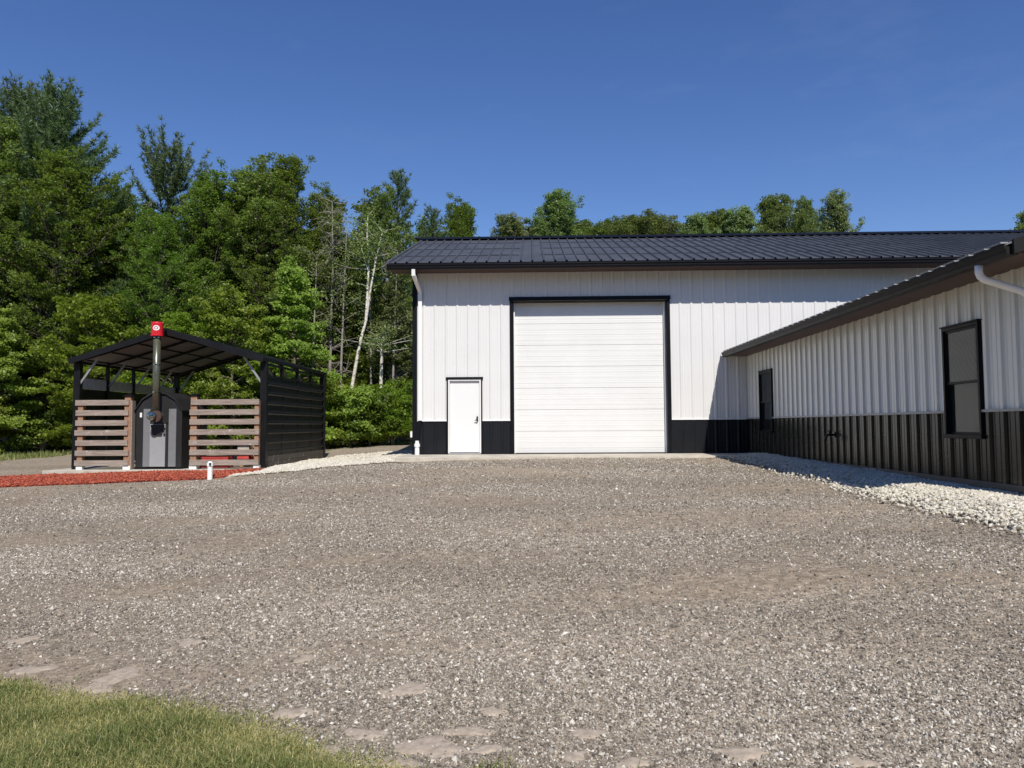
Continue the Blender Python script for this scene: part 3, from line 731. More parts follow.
tr = MB(); tr.box(WX - .05, WX + .02, WY0, W - .06, ZWB - .035, ZWB + .045); tr.build('base_trim', M['base_metal'], WG)
fo = MB(); fo.box(WX + .005, WX + .3, WY0 + .01, W - .06, 0, ZWB - .036); fo.build('foundation', M['shaded_concrete'], WG)
co = MB()
co.box(WX + .5, 13.65, WY0 + .02, W - .05, .2, ZWS - .01)
for a, b_, z0, z1 in ((WY0 + .02, WIN[0][0] + .04, ZWB, ZWS - .01), (WIN[0][1] - .04, WIN[1][0] + .04, ZWB, ZWS - .01), (WIN[1][1] - .04, W - .05, ZWB, ZWS - .01)): co.box(WX + .012, WX + .499, a, b_, z0, z1)
for a, b_ in WIN:
    co.box(WX + .052, WX + .499, a + .041, b_ - .041, ZWB, WZ0 + .03); co.box(WX + .052, WX + .499, a + .041, b_ - .041, WZ1 - .03, ZWS - .01)
co.build('wall_core', M['white_steel'], WG)
# roof of the wing
EX, EZ = 5.13, 3.415
RX = 9.7; RZW = EZ + (RX - EX) * .32
nw = Vector((-.32, 0, 1)).normalized()
def fQ(s, t_, d): return (EX + (RX - EX) * t_ + nw.x * d, s, EZ + (RZW - EZ) * t_ + nw.z * d)
def fQb(s, t_, d): return (RX + (RX - EX) * t_ - nw.x * d, s, RZW - (RZW - EZ) * t_ + nw.z * d)
rf = MB(); pr = rib_profile(WY0 - .49, W - .04, h=.028, half=.03, top=.012, minor=.003, phase=.02)
sheet(rf, pr, 0, 1, fQ); sheet(rf, pr, 0, 1, fQb); rf.build('roof', M['roof'], WG)
so_ = MB()
so_.box(EX + .06, WX + .02, WY0 - .45, W - .045, ZWS, ZWS + .02)
so_.add([(EX, WY0 - .47, EZ - .015), (EX, W - .045, EZ - .015), (RX, W - .045, RZW - .02), (RX, WY0 - .47, RZW - .02), (2 * RX - EX, W - .045, EZ - .015), (2 * RX - EX, WY0 - .47, EZ - .015)], [(0, 1, 2, 3), (3, 2, 4, 5)])
so_.build('soffit', M['soffit'], WG)
co = MB()
co.add([(WX + .02, WY0, ZWB), (2 * RX - WX, WY0, ZWB), (2 * RX - WX, WY0, ZWS), (RX, WY0, RZW - .06), (WX + .02, WY0, ZWS)], [(0, 1, 2, 3, 4)]); co.build('end_wall', M['wing_white'], WG)
co = MB(); co.box(WX - .035, WX + .09, WY0 - .03, WY0 - .002, ZWB, ZWS); co.box(WX - .035, WX - .003, WY0 - .001, WY0 + .1, ZWB, ZWS); co.build('corner_trim', M['trim_black'], WG)
fa = MB(); fa.box(EX + .02, EX + .055, WY0 - .47, W - .05, ZWS - .02, EZ - .02)
for x0, z0, x1, z1 in ((EX - .02, EZ + .03, RX, RZW + .03), (RX, RZW + .03, 2 * RX - EX + .02, EZ + .03)):
    fa.add([(x0, WY0 - .52, z0 - .16), (x1, WY0 - .52, z1 - .16), (x1, WY0 - .52, z1), (x0, WY0 - .52, z0), (x0, WY0 - .48, z0 - .16), (x1, WY0 - .48, z1 - .16), (x1, WY0 - .48, z1), (x0, WY0 - .48, z0)], [(0, 1, 2, 3), (7, 6, 5, 4), (0, 4, 5, 1), (3, 2, 6, 7), (0, 3, 7, 4), (1, 5, 6, 2)])
fa.build('fascia', M['gutter_dark'], WG)
gt = MB()
gp = [(0, 0, 0), (-.07, 0, 0), (-.085, 0, .03), (-.085, 0, .055), (-.11, 0, .085), (-.11, 0, .12), (-.1, 0, .12), (-.095, 0, .09), (-.012, 0, .09), (0, 0, .12)]
gt.prism([Vector(p) for p in gp], (EX + .019, 8.16, ZWS - .02), (EX + .019, W - .05, ZWS - .02)); gt.build('gutter', M['gutter_dark'], WG)
ge = MB()  # pale dashes standing in for sun glints on the ribbed roof edge
for k in range(41):
    y = 8.2 + k * .3
    if y < W - .2: ge.box(EX - .1, EX - .02, y, y + .24, EZ + .004, EZ + .02)
ge.build('eave_glint', M['steel_galv'], WG)
dsw = MB()
pts = [(EX - .03, 8.73, ZWS - .02), (EX - .03, 8.73, ZWS - .1), (EX - .015, 8.73, ZWS - .145), (EX + .03, 8.725, ZWS - .185), (EX + .1, 8.72, ZWS - .21), (WX - .2, 8.70, ZWS - .31), (WX - .11, 8.69, ZWS - .36), (WX - .08, 8.68, ZWS - .43), (WX - .075, 8.68, ZWB + .1)]
dsw.tube(pts, .042, 12); dsw.build('downspout', M['white_trim'], WG, smooth=True)
# windows of the wing
for (a, b_) in WIN:
    c = MB(); q = .045
    c.box(WX - .055, WX + .05, a, a + q, WZ0 + q, WZ1 - q); c.box(WX - .055, WX + .05, b_ - q, b_, WZ0 + q, WZ1 - q)
    c.box(WX - .055, WX + .05, a, b_, WZ1 - q + .001, WZ1); c.box(WX - .07, WX + .05, a - .02, b_ + .02, WZ0 - .01, WZ0 + q - .001)
    c.box(WX - .068, WX - .002, a - .02, b_ + .02, WZ1 + .001, WZ1 + .022)
    win = c.build('window', M['trim_black'], WG, bevel=.004)
    mid = (WZ0 + WZ1) / 2 - .02
    for (z0, z1, xo) in ((mid - .01, WZ1 - q, -.03), (WZ0 + q, mid + .02, 0.0)):
        s_ = MB(); e = .032
        s_.box(WX + xo, WX + xo + .028, a + q + .002, a + q + e, z0, z1); s_.box(WX + xo, WX + xo + .028, b_ - q - e, b_ - q - .002, z0, z1)
        s_.box(WX + xo, WX + xo + .028, a + q + e, b_ - q - e, z0, z0 + e); s_.box(WX + xo, WX + xo + .028, a + q + e, b_ - q - e, z1 - e, z1)
        s_.build('sash', M['trim_black'], win)
        p_ = MB(); p_.box(WX + xo + .012, WX + xo + .018, a + q + e, b_ - q - e, z0 + e, z1 - e); p_.build('pane', M['glass'], win)
    cu = MB(); cu.box(WX + .075, WX + .085, a + .09, b_ - .05, mid, WZ1 - .04); cu.build('curtain', M['lace'], win)
    cu = MB(); cu.box(WX + .085, WX + .095, a + .09, b_ - .3, WZ0 + .08, mid - .001); cu.build('blind', M['blind'], win)
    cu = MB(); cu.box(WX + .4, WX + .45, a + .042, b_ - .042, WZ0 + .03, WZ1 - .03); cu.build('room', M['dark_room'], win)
hb = thing('hose_bib', (WX, 14.54, 1.29), 'small black outdoor water tap on the charcoal wainscot of the low wing', 'tap')
h_ = MB(); h_.tube([(WX - .03, 14.54, 1.29), (WX - .16, 14.54, 1.29), (WX - .2, 14.54, 1.24), (WX - .2, 14.54, 1.18)], .022, 10); h_.build('spout', M['handle_dark'], hb, smooth=True)
h_ = MB(); h_.tube([(WX - .12, 14.54, 1.3), (WX - .12, 14.54, 1.36)], .012, 8); h_.tube([(WX - .12, 14.54, 1.36), (WX - .12, 14.54, 1.375)], .045, 12); h_.build('valve_handle', M['handle_dark'], hb)
hp = MB(); hp.box(WX - .05, WX - .03, 14.48, 14.6, 1.24, 1.35); hp.build('mount_plate', M['handle_dark'], hb)

# ------------------------------------------------------------------ carport with the outdoor furnace
CX0, CX1, CY0, CY1, CZ0 = -12.27, -7.1, 20.0, 25.8, .41
CXM, CEZ, CPZ = -9.72, 3.33, 4.12
pad = MB(); pad.box(-12.75, -6.98, 19.48, 26.2, .1, .405); tag(pad.build('concrete_pad', M['concrete'], None, bevel=.015), kind='structure')
C = thing('carport', (CXM, CY0, CZ0), 'open black metal carport with gabled roof and one ribbed side wall', 'carport')
bows = [CY0 + .07 + k * (CY1 - CY0 - .14) / 4 for k in range(5)]
def slope(x): return CEZ - .07 + (CPZ - CEZ) * (1 - abs(x - CXM) / (CXM - CX0 + .05))
for i, y in enumerate(bows):
    for x in (CX0 + .06, CX1 - .06):
        p = MB()
        if i in (0, 4): p.box(x - .085, x + .085, y - .07, y + .07, CZ0, slope(x))
        else: p.box(x - .04, x + .04, y - .04, y + .04, CZ0, slope(x))
        p.build('post', M['carport_black'], C)
    bw = MB()
    for x0, x1 in ((CX0 + .06, CXM), (CXM, CX1 - .06)): bw.bar((x0, y, slope(x0) - .0), (x1, y, slope(x1) - .0), .06, .06)
    bw.build('roof_bow', M['carport_black'], C)
    for sx, x0 in ((1, CX0 + .12), (-1, CX1 - .12)):
        br = MB(); x1 = x0 + sx * .52
        br.bar((x0, y - .0, slope(x0) - .62), (x1, y - .0, slope(x1) - .03), .05, .05); br.build('brace', M['steel_galv'], C)
pu = MB()
for q in (.12, .4, .7, .97):
    for s_ in (-1, 1):
        x = CXM + s_ * (CXM - CX0) * q
        pu.box(x - .035, x + .035, CY0 - .05, CY1 + .05, slope(x) + .032, slope(x) + .062)
pu.build('purlin', M['carport_black'], C)
rf = MB()
def fC(sgn):
    L = CXM - CX0 + .06
    n_ = Vector((sgn * (CPZ - CEZ), 0, L)).normalized()
    def f(s, t_, d):
        q = s / L
        return (CXM + sgn * s + n_.x * d, t_, CPZ - (CPZ - CEZ) * q + n_.z * d)
    return f, L
for sgn in (-1, 1):
    f, L = fC(sgn)
    sheet(rf, rib_profile(0, L, period=.23, h=.018, half=.035, top=.015, minor=0, phase=.1), CY0 - .15, CY1 + .2, f)
rf.build('roof', M['carport_black'], C)
un = MB()
for sgn in (-1, 1):
    f, L = fC(sgn); b0 = len(un.v)
    un.add([f(0, CY0 - .14, -.012), f(L - .01, CY0 - .14, -.012), f(L - .01, CY1 + .19, -.012), f(0, CY1 + .19, -.012)], [(0, 1, 2, 3)])
un.build('roof_lining', M['underroof'], C)
tm = MB()
for yy in (CY0 - .17, CY1 + .2):
    for sgn in (-1, 1):
        f, L = fC(sgn); a = Vector(f(0, yy, -.05)); b_ = Vector(f(L + .02, yy, -.05)); tm.bar(a, b_, .04, .15)
for sgn in (-1, 1):
    f, L = fC(sgn); tm.bar(f(L + .015, CY0 - .15, -.03), f(L + .015, CY1 + .18, -.03), .03, .09)
tm.build('roof_trim', M['carport_black'], C)
# side panels: ribs run level
def fS(x, sg): return lambda s, t_, d: (x + sg * d, t_, s)
hr = dict(period=.262, h=.03, half=.05, top=.018, minor=0, phase=.05)
sp_ = MB(); sheet(sp_, rib_profile(.72, 2.86, **hr), bows[0] + .075, bows[4] - .075, fS(CX1 - .03, 1)); sp_.build('side_panel', M['carport_black'], C)
sp_ = MB(); sp_.box(CX1 - .05, CX1 - .034, bows[0] + .075, bows[4] - .075, .72, 2.85); sp_.build('panel_backing', M['carport_black'], C)
sp_ = MB(); sheet(sp_, rib_profile(.5, 2.56, **hr), bows[0] + .075, bows[4] - .075, fS(CX0 + .03, -1)); sp_.box(CX0 + .034, CX0 + .05, bows[0] + .075, bows[4] - .075, .5, 2.55); sp_.build('side_panel', M['carport_black'], C)
gb = MB(); gb.box(CX0 + .02, CX0 + .055, bows[0] + .08, bows[4] - .08, 2.57, 2.86); gb.build('upper_rail', M['galv_rail'], C)
gb = MB()
gb.box(CX1 - .06, CX1 - .01, bows[0] + .075, bows[4] - .075, 3.16, 3.22); gb.box(CX1 - .06, CX1 - .01, bows[0] + .075, bows[4] - .075, 2.87, 2.91); gb.build('top_girt', M['carport_black'], C)
kb = MB(); kb.box(CX1 - .05, CX1 + .0, bows[0] + .08, bows[4] - .08, CZ0, .565); kb.box(CX1 - .05, CX1 + .0, bows[0] + .08, bows[4] - .08, .57, .72); kb.build('kick_board', M['kick'], C)

# slatted screens either side of the furnace
def screen(xa, xb, posts, label):
    T = thing('slatted_screen', ((xa + xb) / 2, 19.9, .405), label, 'fence', 'slatted wooden screens under the carport')
    for k in range(7):
        m = MB(); z1 = 2.245 - k * .266; j = random.uniform(-.008, .008)
        m.box(xa + random.uniform(-.02, .02), xb + random.uniform(-.015, .015), 19.80, 19.838, z1 - .145 + j, z1 + j); m.build('board', M['board'], T, bevel=.006)
    for (x, w_, top, cap) in posts:
        m = MB(); m.box(x - w_ / 2, x + w_ / 2, 19.84, 19.84 + w_, .5, top); po = m.build('post', M['post_wood'], T, bevel=.006)
        m = MB(); m.box(x - w_ / 2 - .01, x + w_ / 2 + .01, 19.83, 19.85 + w_, .405, .499); m.build('post_foot', M['white_trim'], po)
        if cap:
            m = MB(); e = w_ / 2 + .03; c_ = 19.84 + w_ / 2
            m.box(x - e, x + e, c_ - e, c_ + e, top, top + .03)
            m.add([(x - e, c_ - e, top + .03), (x + e, c_ - e, top + .03), (x + e, c_ + e, top + .03), (x - e, c_ + e, top + .03), (x, c_, top + .08)], [(0, 1, 4), (1, 2, 4), (2, 3, 4), (3, 0, 4)]); m.build('post_cap', M['trim_black'], po)
screen(-12.1, -10.68, [(-11.99, .14, 2.2, False), (-10.72, .17, 2.33, True)], 'slatted weathered board screen on the left of the furnace')
screen(-9.03, -7.19, [(-8.95, .17, 2.33, True), (-7.27, .12, 2.2, False)], 'slatted weathered board screen between the furnace and the ribbed side wall')
ex = MB(); ex.box(-10.625, -10.59, 19.83, 20.0, .42, 2.22); sb_ = ex.build('side_board', M['board'], bpy.data.objects['slatted_screen'])

# the furnace
FX0, FX1, FY = -10.56, -9.32, 19.95
F = thing('outdoor_furnace', ((FX0 + FX1) / 2, FY, .405), 'grey outdoor wood furnace with arched top and tall red-capped flue', 'furnace')
arch = [(FX0, .44), (FX0, 2.0), (FX0 + .2, 2.24), (FX0 + .45, 2.39), (FX1 - .45, 2.39), (FX1 - .2, 2.24), (FX1, 2.0), (FX1, .44)]
def loft(mb, prof, y0, y1):
    n = len(prof); mb.add([(x, y0, z) for x, z in prof] + [(x, y1, z) for x, z in prof], [tuple(range(n)), tuple(reversed(range(n, 2 * n)))] + [(i, n + i, n + (i + 1) % n, (i + 1) % n) for i in range(n)])
bd = MB(); loft(bd, arch, FY + .02, FY + 1.6); bd.build('body', M['furnace_dark'], F, bevel=.01)
hoop = MB()
top = [(FX0 - .03, 1.97), (FX0 + .18, 2.28), (FX0 + .44, 2.44), (FX1 - .44, 2.44), (FX1 - .18, 2.28), (FX1 + .03, 1.97)]
for (x0, z0), (x1, z1) in zip(top[:-1], top[1:]):
    hoop.add([(x0, FY - .03, z0), (x1, FY - .03, z1), (x1, FY + 1.66, z1), (x0, FY + 1.66, z0), (x0, FY - .03, z0 - .045), (x1, FY - .03, z1 - .045), (x1, FY + 1.66, z1 - .045), (x0, FY + 1.66, z0 - .045)], [(0, 1, 2, 3), (7, 6, 5, 4), (0, 4, 5, 1), (3, 2, 6, 7), (0, 3, 7, 4), (1, 5, 6, 2)])
hoop.build('roof', M['furnace_dark'], F)
bs = MB(); bs.box(FX0 - .01, FX1 + .01, FY - .0, FY + 1.6, .407, .437); bs.build('base', M['trim_black'], F)
pl = MB(); pl.box(FX0 + .22, FX0 + .40, FY - .012, FY + .019, .47, 2.0); pl.build('side_strip', M['furnace_grey'], F)
pl = MB(); pl.box(FX1 - .34, FX1 - .14, FY - .012, FY + .019, .47, 2.0); pl.build('side_strip', M['furnace_grey'], F)
dl = MB(); dl.box(FX0 + .405, FX1 - .42, FY - .03, FY + .019, .47, 1.60); fd = dl.build('door', M['furnace_light'], F, bevel=.008)
dl = MB(); dl.box(FX1 - .415, FX1 - .35, FY - .015, FY + .019, .47, 1.60); dl.build('hinge_side', M['furnace_dark'], F)
dl = MB(); dl.box(FX0 + .405, FX1 - .35, FY - .02, FY + .019, 1.62, 2.0); dl.build('upper_panel', M['furnace_dark'], F)
tp = MB(); loft(tp, [(FX0 + .44, 1.58), (FX0 + .50, 1.30), (FX0 + .74, 1.30), (FX0 + .80, 1.58)], FY - .07, FY - .031); tp.build('ash_hood', M['furnace_dark'], fd)
dl = MB(); dl.tube([(FX1 - .44, FY - .06, 1.3), (FX1 - .44, FY - .06, 1.5)], .012, 8); dl.box(FX1 - .46, FX1 - .42, FY - .06, FY - .03, 1.3, 1.33); dl.box(FX1 - .46, FX1 - .42, FY - .06, FY - .03, 1.47, 1.5); dl.build('handle', M['handle_dark'], fd)
lb = MB(); lb.box(FX0 + .11, FX0 + .165, FY + .01, FY + .018, 1.78, 1.9); lb.build('label_plate', M['white_trim'], F)
PX, PY = -9.905, 19.72
fl = MB(); fl.tube([(PX, PY, 1.78), (PX, PY, 3.93)], .095, 20); flue = fl.build('flue', M['chimney'], F, smooth=False)
for p in flue.data.polygons: p.use_smooth = len(p.vertices) == 4
fb = MB(); fb.tube([(PX, FY + .02, 1.8), (PX, PY - .06, 1.8)], .105, 20); fb.build('flue_tee', M['chimney'], F)
fb = MB(); fb.tube([(PX - .03, PY - .06, 1.81), (PX - .03, PY - .2, 1.81), (PX - .03, PY - .235, 1.81), (PX - .03, PY - .25, 1.81)], [.115, .115, .09, .02], 24); fb.build('cleanout_cap', M['shiny'], flue)
fb = MB(); fb.tube([(PX + .05, PY - .03, 1.8), (PX + .05, PY - .11, 1.8)], .15, 24); fb.build('flue_collar', M['rust'], flue)
for z in (2.42, 3.14, 3.86):
    fb = MB(); fb.tube([(PX, PY, z), (PX, PY, z + .03)], .1, 20); fb.build('joint_band', M['shiny'], flue)
cp = MB(); cp.tube([(PX, PY, 3.915), (PX, PY, 3.945), (PX, PY, 3.946), (PX, PY, 4.25), (PX, PY, 4.285)], [.165, .165, .15, .15, .13], 28); cap = cp.build('flue_cap', M['red_cap'], flue, smooth=False)
em = MB()                                           # white oval emblem wrapped on the cap
def ringseg(r0, r1, n=24, zc=4.12, ac=-1.30, ax=1.25):
    b0 = len(em.v)
    for k in range(n):
        a = 2 * pi * k / n
        for r_ in (r0, r1):
            th_ = ac + cos(a) * r_ * ax / .152; em.v.append((PX + .1535 * cos(th_), PY + .1535 * sin(th_), zc + sin(a) * r_))
    for k in range(n):
        k2 = (k + 1) % n; em.f.append((b0 + 2 * k, b0 + 2 * k2, b0 + 2 * k2 + 1, b0 + 2 * k + 1)); em.m.append(0)
ringseg(.042, .068); ringseg(.004, .024)
em.build('emblem', M['white_trim'], cap)

# white clean-out pipe in the mulch
cz = float(zt(-7.36, 17.2))
V_ = thing('cleanout_pipe', (-7.36, 17.2, cz), 'short white plastic pipe standing at the edge of the red mulch', 'pipe')
m = MB(); m.tube([(-7.36, 17.2, cz - .1), (-7.36, 17.2, cz + .30)], .057, 16); m.build('pipe', M['pvc'], V_)
m = MB(); m.tube([(-7.36, 17.2, cz + .30), (-7.36, 17.2, cz + .38), (-7.36, 17.2, cz + .381), (-7.36, 17.2, cz + .41)], [.07, .07, .05, .045], 16); m.build('cap', M['pvc'], V_)
m = MB(); m.box(-7.35, -7.31, 17.12, 17.14, cz + .32, cz + .38); m.build('latch', M['handle_dark'], V_)

# odds and ends stored behind the right-hand screen
pl_ = thing('pallet', (-8.3, 21.2, .405), 'low wooden pallet behind the right slatted screen', 'pallet')
for k in range(4):
    m = MB(); y = 20.75 + k * .28; m.box(-8.75, -7.3, y, y + .12, .49, .515); m.build('slat', M['firewood'], pl_)
for k in range(3):
    m = MB(); x = -8.7 + k * .64; m.box(x, x + .09, 20.75, 21.72, .407, .489); m.build('runner', M['firewood'], pl_)
def crate(x0, x1, y0, y1, z0, z1, mat, label):
    T = thing('storage_crate', ((x0 + x1) / 2, (y0 + y1) / 2, z0), label, 'crate')
    m = MB(); t_ = .02
    m.box(x0, x1, y0, y0 + t_, z0, z1); m.box(x0, x1, y1 - t_, y1, z0, z1); m.box(x0, x0 + t_, y0 + t_, y1 - t_, z0, z1); m.box(x1 - t_, x1, y0 + t_, y1 - t_, z0, z1); m.box(x0 + t_, x1 - t_, y0 + t_, y1 - t_, z0, z0 + t_); m.build('tray', mat, T)
    m = MB(); m.box(x0 - .015, x1 + .015, y0 - .015, y0 - .001, z1 - .04, z1); m.build('rim', mat, T)
crate(-8.98, -8.22, 20.35, 20.7, .407, .72, M['red_box'], 'long low red crate behind the right slatted screen')
crate(-8.15, -7.83, 20.8, 21.2, .517, .83, M['red_box'], 'small red crate on the pallet behind the slatted screen')
cb = MB(); cb.box(-8.15, -8.03, 20.82, 21.18, .832, 1.08); cb.box(-7.95, -7.83, 20.82, 21.18, .832, 1.08); cb.box(-8.03, -7.95, 20.82, 20.88, .832, 1.08); cb.box(-8.03, -7.95, 21.1, 21.18, .832, 1.08)
tag(cb.build('concrete_block', M['concrete'], None), 'grey hollow concrete block on the small red crate', 'block')
for k in range(4):
    m = MB(); z = .83 + k * .1 if k else .72
    m.box(-7.78, -7.2, 20.95 + .02 * k, 21.2 + .02 * k, .517 + k * .135, .517 + k * .135 + .133)
    tag(m.build('timber', M['firewood'] if k != 1 else M['post_wood'], None, bevel=.006), 'rough brown timber stacked on the pallet beside the ribbed side wall', 'timber', 'timbers stacked on the pallet')
# ------------------------------------------------------------------ trees
def tubes_np(paths, nseg=5):
    """paths: list of (pts (k,3), radii (k,)) -> V, F (quads)"""
    Vs, Fs, b = [], [], 0
    th = np.linspace(0, 2 * pi, nseg, endpoint=False); ct, st = np.cos(th), np.sin(th)
    for pts, r in paths:
        d = np.gradient(pts, axis=0); d /= np.linalg.norm(d, axis=1, keepdims=True) + 1e-9
        ref = np.where(np.abs(d[:, 2:3]) > .8, np.array([[1., 0, 0]]), np.array([[0, 0, 1.]]))
        a = np.cross(d, ref); a /= np.linalg.norm(a, axis=1, keepdims=True) + 1e-9; c = np.cross(a, d)
        V = pts[:, None] + (a[:, None] * ct[None, :, None] + c[:, None] * st[None, :, None]) * r[:, None, None]
        k = len(pts); i = np.arange(k * nseg).reshape(k, nseg)
        F = np.stack([i[:-1], np.roll(i[:-1], -1, 1), np.roll(i[1:], -1, 1), i[1:]], -1).reshape(-1, 4) + b
        Vs.append(V.reshape(-1, 3)); Fs.append(F); b += k * nseg
    return np.concatenate(Vs), np.concatenate(Fs)
def leaves_np(ctr, rad, n_per, size, r, up=.75, ctint=None, spread_t=.26, aspect=.62):
    """leaf quads in flattened clumps"""
    n = len(ctr); i = np.repeat(np.arange(n), n_per); m = len(i)
    d = r.normal(0, 1, (m, 3)); d /= np.linalg.norm(d, axis=1, keepdims=True)
    P = ctr[i] + d * (r.random(m) ** .45)[:, None] * rad[i]
    N = r.normal(0, 1, (m, 3)) * .62 + np.array([.1, -.62, up * 1.15]); N /= np.linalg.norm(N, axis=1, keepdims=True)
    T = r.normal(0, 1, (m, 3)); T -= N * (T * N).sum(1, keepdims=True); T /= np.linalg.norm(T, axis=1, keepdims=True)
    Bn = np.cross(N, T); s = size * r.uniform(.6, 1.3, m)[:, None]; w = s * aspect
    V = np.stack([P - T * s * .5, P + Bn * w * .5 + T * s * .05 - N * s * .06, P + T * s * .5 - N * s * .12, P - Bn * w * .5 + T * s * .05 - N * s * .06], 1)
    ti = np.clip((ctint[i] if ctint is not None else .5) + r.normal(0, spread_t, m), 0, 1)
    return V.reshape(-1, 3), np.arange(m * 4).reshape(-1, 4), ti
def needles_np(ctr, dirs, n_per, L, wd, r, ctint):
    n = len(ctr); i = np.repeat(np.arange(n), n_per); m = len(i)
    d = dirs[i] * .8 + r.normal(0, .55, (m, 3)); d /= np.linalg.norm(d, axis=1, keepdims=True)
    side = np.cross(d, r.normal(0, 1, (m, 3))); side /= np.linalg.norm(side, axis=1, keepdims=True)
    s = L * r.uniform(.6, 1.2, m)[:, None]; P = ctr[i]
    V = np.stack([P - side * wd * .5, P + side * wd * .5, P + d * s + side * wd * .2, P + d * s - side * wd * .2], 1)
    return V.reshape(-1, 3), np.arange(m * 4).reshape(-1, 4), np.clip(ctint[i] + r.normal(0, .15, m), 0, 1)

def trunk_path(H, r0, r, wob=.02, lean=(0, 0), n=12):
    t = np.linspace(0, 1, n); a, b = r.random(2) * 6.28
    pts = np.stack([lean[0] * t * H + wob * H * np.sin(t * 4 + a) * t, lean[1] * t * H + wob * H * np.sin(t * 3.3 + b) * t, t * H], -1)
    pts[0, 2] -= .3
    return pts, r0 * (1 - t) ** .8 + .012
def at_h(pts, z): return np.array([np.interp(z, pts[:, 2], pts[:, k]) for k in (0, 1)] + [z])

def broadleaf(seed, H, R, base, nl, per, leaf, prof='oval', flat=.45, crs=1.0, el0=15, el1=65, r0=None, lean=(0, 0), tb=.5, stems=1):
    r = np.random.default_rng(seed); paths = []; C_, Rd, Tn = [], [], []
    for s_ in range(stems):
        ln = lean if stems == 1 else (r.normal(0, .22), r.normal(0, .22))
        tp, trd = trunk_path(H * (.95 if stems == 1 else r.uniform(.6, .95)), r0 or H * .011, r, lean=ln)
        paths.append((tp, trd)); Hs = tp[-1, 2]
        for k in range(nl // stems):
            u = (k + r.random()) / (nl // stems); z = base + (Hs - base) * u ** .9
            if prof == 'oval': pr = (math.sin(pi * (.12 + .80 * u) ** .85)) ** .7
            elif prof == 'cone': pr = 1.05 - .9 * u
            elif prof == 'column': pr = .55 + .45 * math.sin(pi * min(1, u * 1.1))
            else: pr = math.sqrt(max(.05, 1 - u * u))
            pr = max(pr, .16)
            L = R * pr * r.uniform(.6, 1.15); az = k * 2.39996 + r.normal(0, .35)
            el = RAD(el0 + (el1 - el0) * u + r.normal(0, 9))
            st = at_h(tp, z); t = np.linspace(0, 1, 5)[:, None]
            dirv = np.array([cos(az) * cos(el), sin(az) * cos(el), sin(el)])
            pts = st + dirv * L * t + np.array([0, 0, (-.12 + .75 * max(0, u - .45)) * L]) * t ** 2 + r.normal(0, .03 * L, (5, 3)) * t
            rr = (float(np.interp(z, tp[:, 2], trd)) * .55) * (1 - t[:, 0]) + .008
            paths.append((pts, rr))
            nb = max(2, int(3 + L * 1.6))
            for q in range(nb):
                f = .3 + .7 * (q + r.random()) / nb
                p = np.array([np.interp(f, t[:, 0], pts[:, j]) for j in range(3)])
                sd = np.cross(dirv, [0, 0, 1.]); sd /= np.linalg.norm(sd) + 1e-6
                tw = (sd * r.choice([-1, 1]) * r.uniform(.3, 1) + dirv * .5 + np.array([0, 0, r.uniform(-.15, .35)])) * (.25 + .30 * L * (1.1 - f))
                e = p + tw; paths.append((np.stack([p, (p + e) / 2 + [0, 0, .03], e]), np.array([.014, .009, .005])))
                for cc in (e, p + tw * .5):
                    C_.append(cc + r.normal(0, .06, 3)); sc_ = crs * r.uniform(.65, 1.25); Rd.append([.42 * sc_, .42 * sc_, .42 * sc_ * flat]); Tn.append(tb + r.normal(0, .13) + .1 * (u - .5))
            C_.append(pts[-1]); Rd.append([.4 * crs, .4 * crs, .4 * crs * flat]); Tn.append(tb + r.normal(0, .13))
        C_.append(tp[-1]); Rd.append([.3 * crs, .3 * crs, .45 * crs]); Tn.append(tb)
    tv = tubes_np(paths); lv = leaves_np(np.array(C_), np.array(Rd), per, leaf, r, ctint=np.array(Tn))
    return tv, lv
def pine(seed, H, R, base, gap=.55, per=14, L=.2, sparse=0., upsweep=.35, r0=None, wd=.022, droop=0., ex=.75):
    r = np.random.default_rng(seed); tp, trd = trunk_path(H, r0 or H * .012, r, wob=.008); paths = [(tp, trd)]
    C_, D_, T_ = [], [], []
    z = base
    while z < H - .15:
        u = (z - base) / (H - base); nb = r.integers(4, 7); a0 = r.random() * 6.28
        for k in range(nb):
            if r.random() < sparse * (1 - .5 * u): continue
            az = a0 + k * 2 * pi / nb + r.normal(0, .2); Lb = R * (1.02 - u) ** ex * r.uniform(.55, 1.15) * (.75 + .25 * min(1, u * 5)) + .25
            el = RAD(-8 + 55 * u ** 1.5 + r.normal(0, 8)) - droop
            t = np.linspace(0, 1, 6)[:, None]; dh = np.array([cos(az), sin(az), 0.])
            pts = at_h(tp, z) + dh * Lb * t * cos(el) + np.array([0, 0, 1.]) * (Lb * t * sin(el) + upsweep * Lb * t ** 2.2)
            paths.append((pts, .035 * (Lb / 3 + .3) * (1 - t[:, 0]) + .006))
            nt_ = max(4, int(Lb * 9)); sd = np.array([-sin(az), cos(az), 0])
            for q in range(nt_):
                f = .25 + .75 * (q + r.random()) / nt_; p = np.array([np.interp(f, t[:, 0], pts[:, j]) for j in range(3)])
                tl = .32 * Lb * (1.1 - f) * r.uniform(.5, 1.1); dv = sd * r.choice([-1, 1]) * r.uniform(.6, 1) + dh * .7 + np.array([0, 0, .3 + .25 * r.random()])
                dv /= np.linalg.norm(dv)
                for g_ in np.arange(.0, 1.01, max(.34, .2 / (tl + .01))):
                    C_.append(p + dv * tl * g_ + r.normal(0, .04, 3)); D_.append(dv * .6 + np.array([0, 0, .5])); T_.append(.5 + r.normal(0, .16))
        z += gap * r.uniform(.7, 1.3) * (1.1 - .45 * u)
    C_.append(tp[-1]); D_.append(np.array([0, 0, 1.])); T_.append(.6)
    return tubes_np(paths), needles_np(np.array(C_), np.array(D_), per, L, wd, r, np.array(T_))

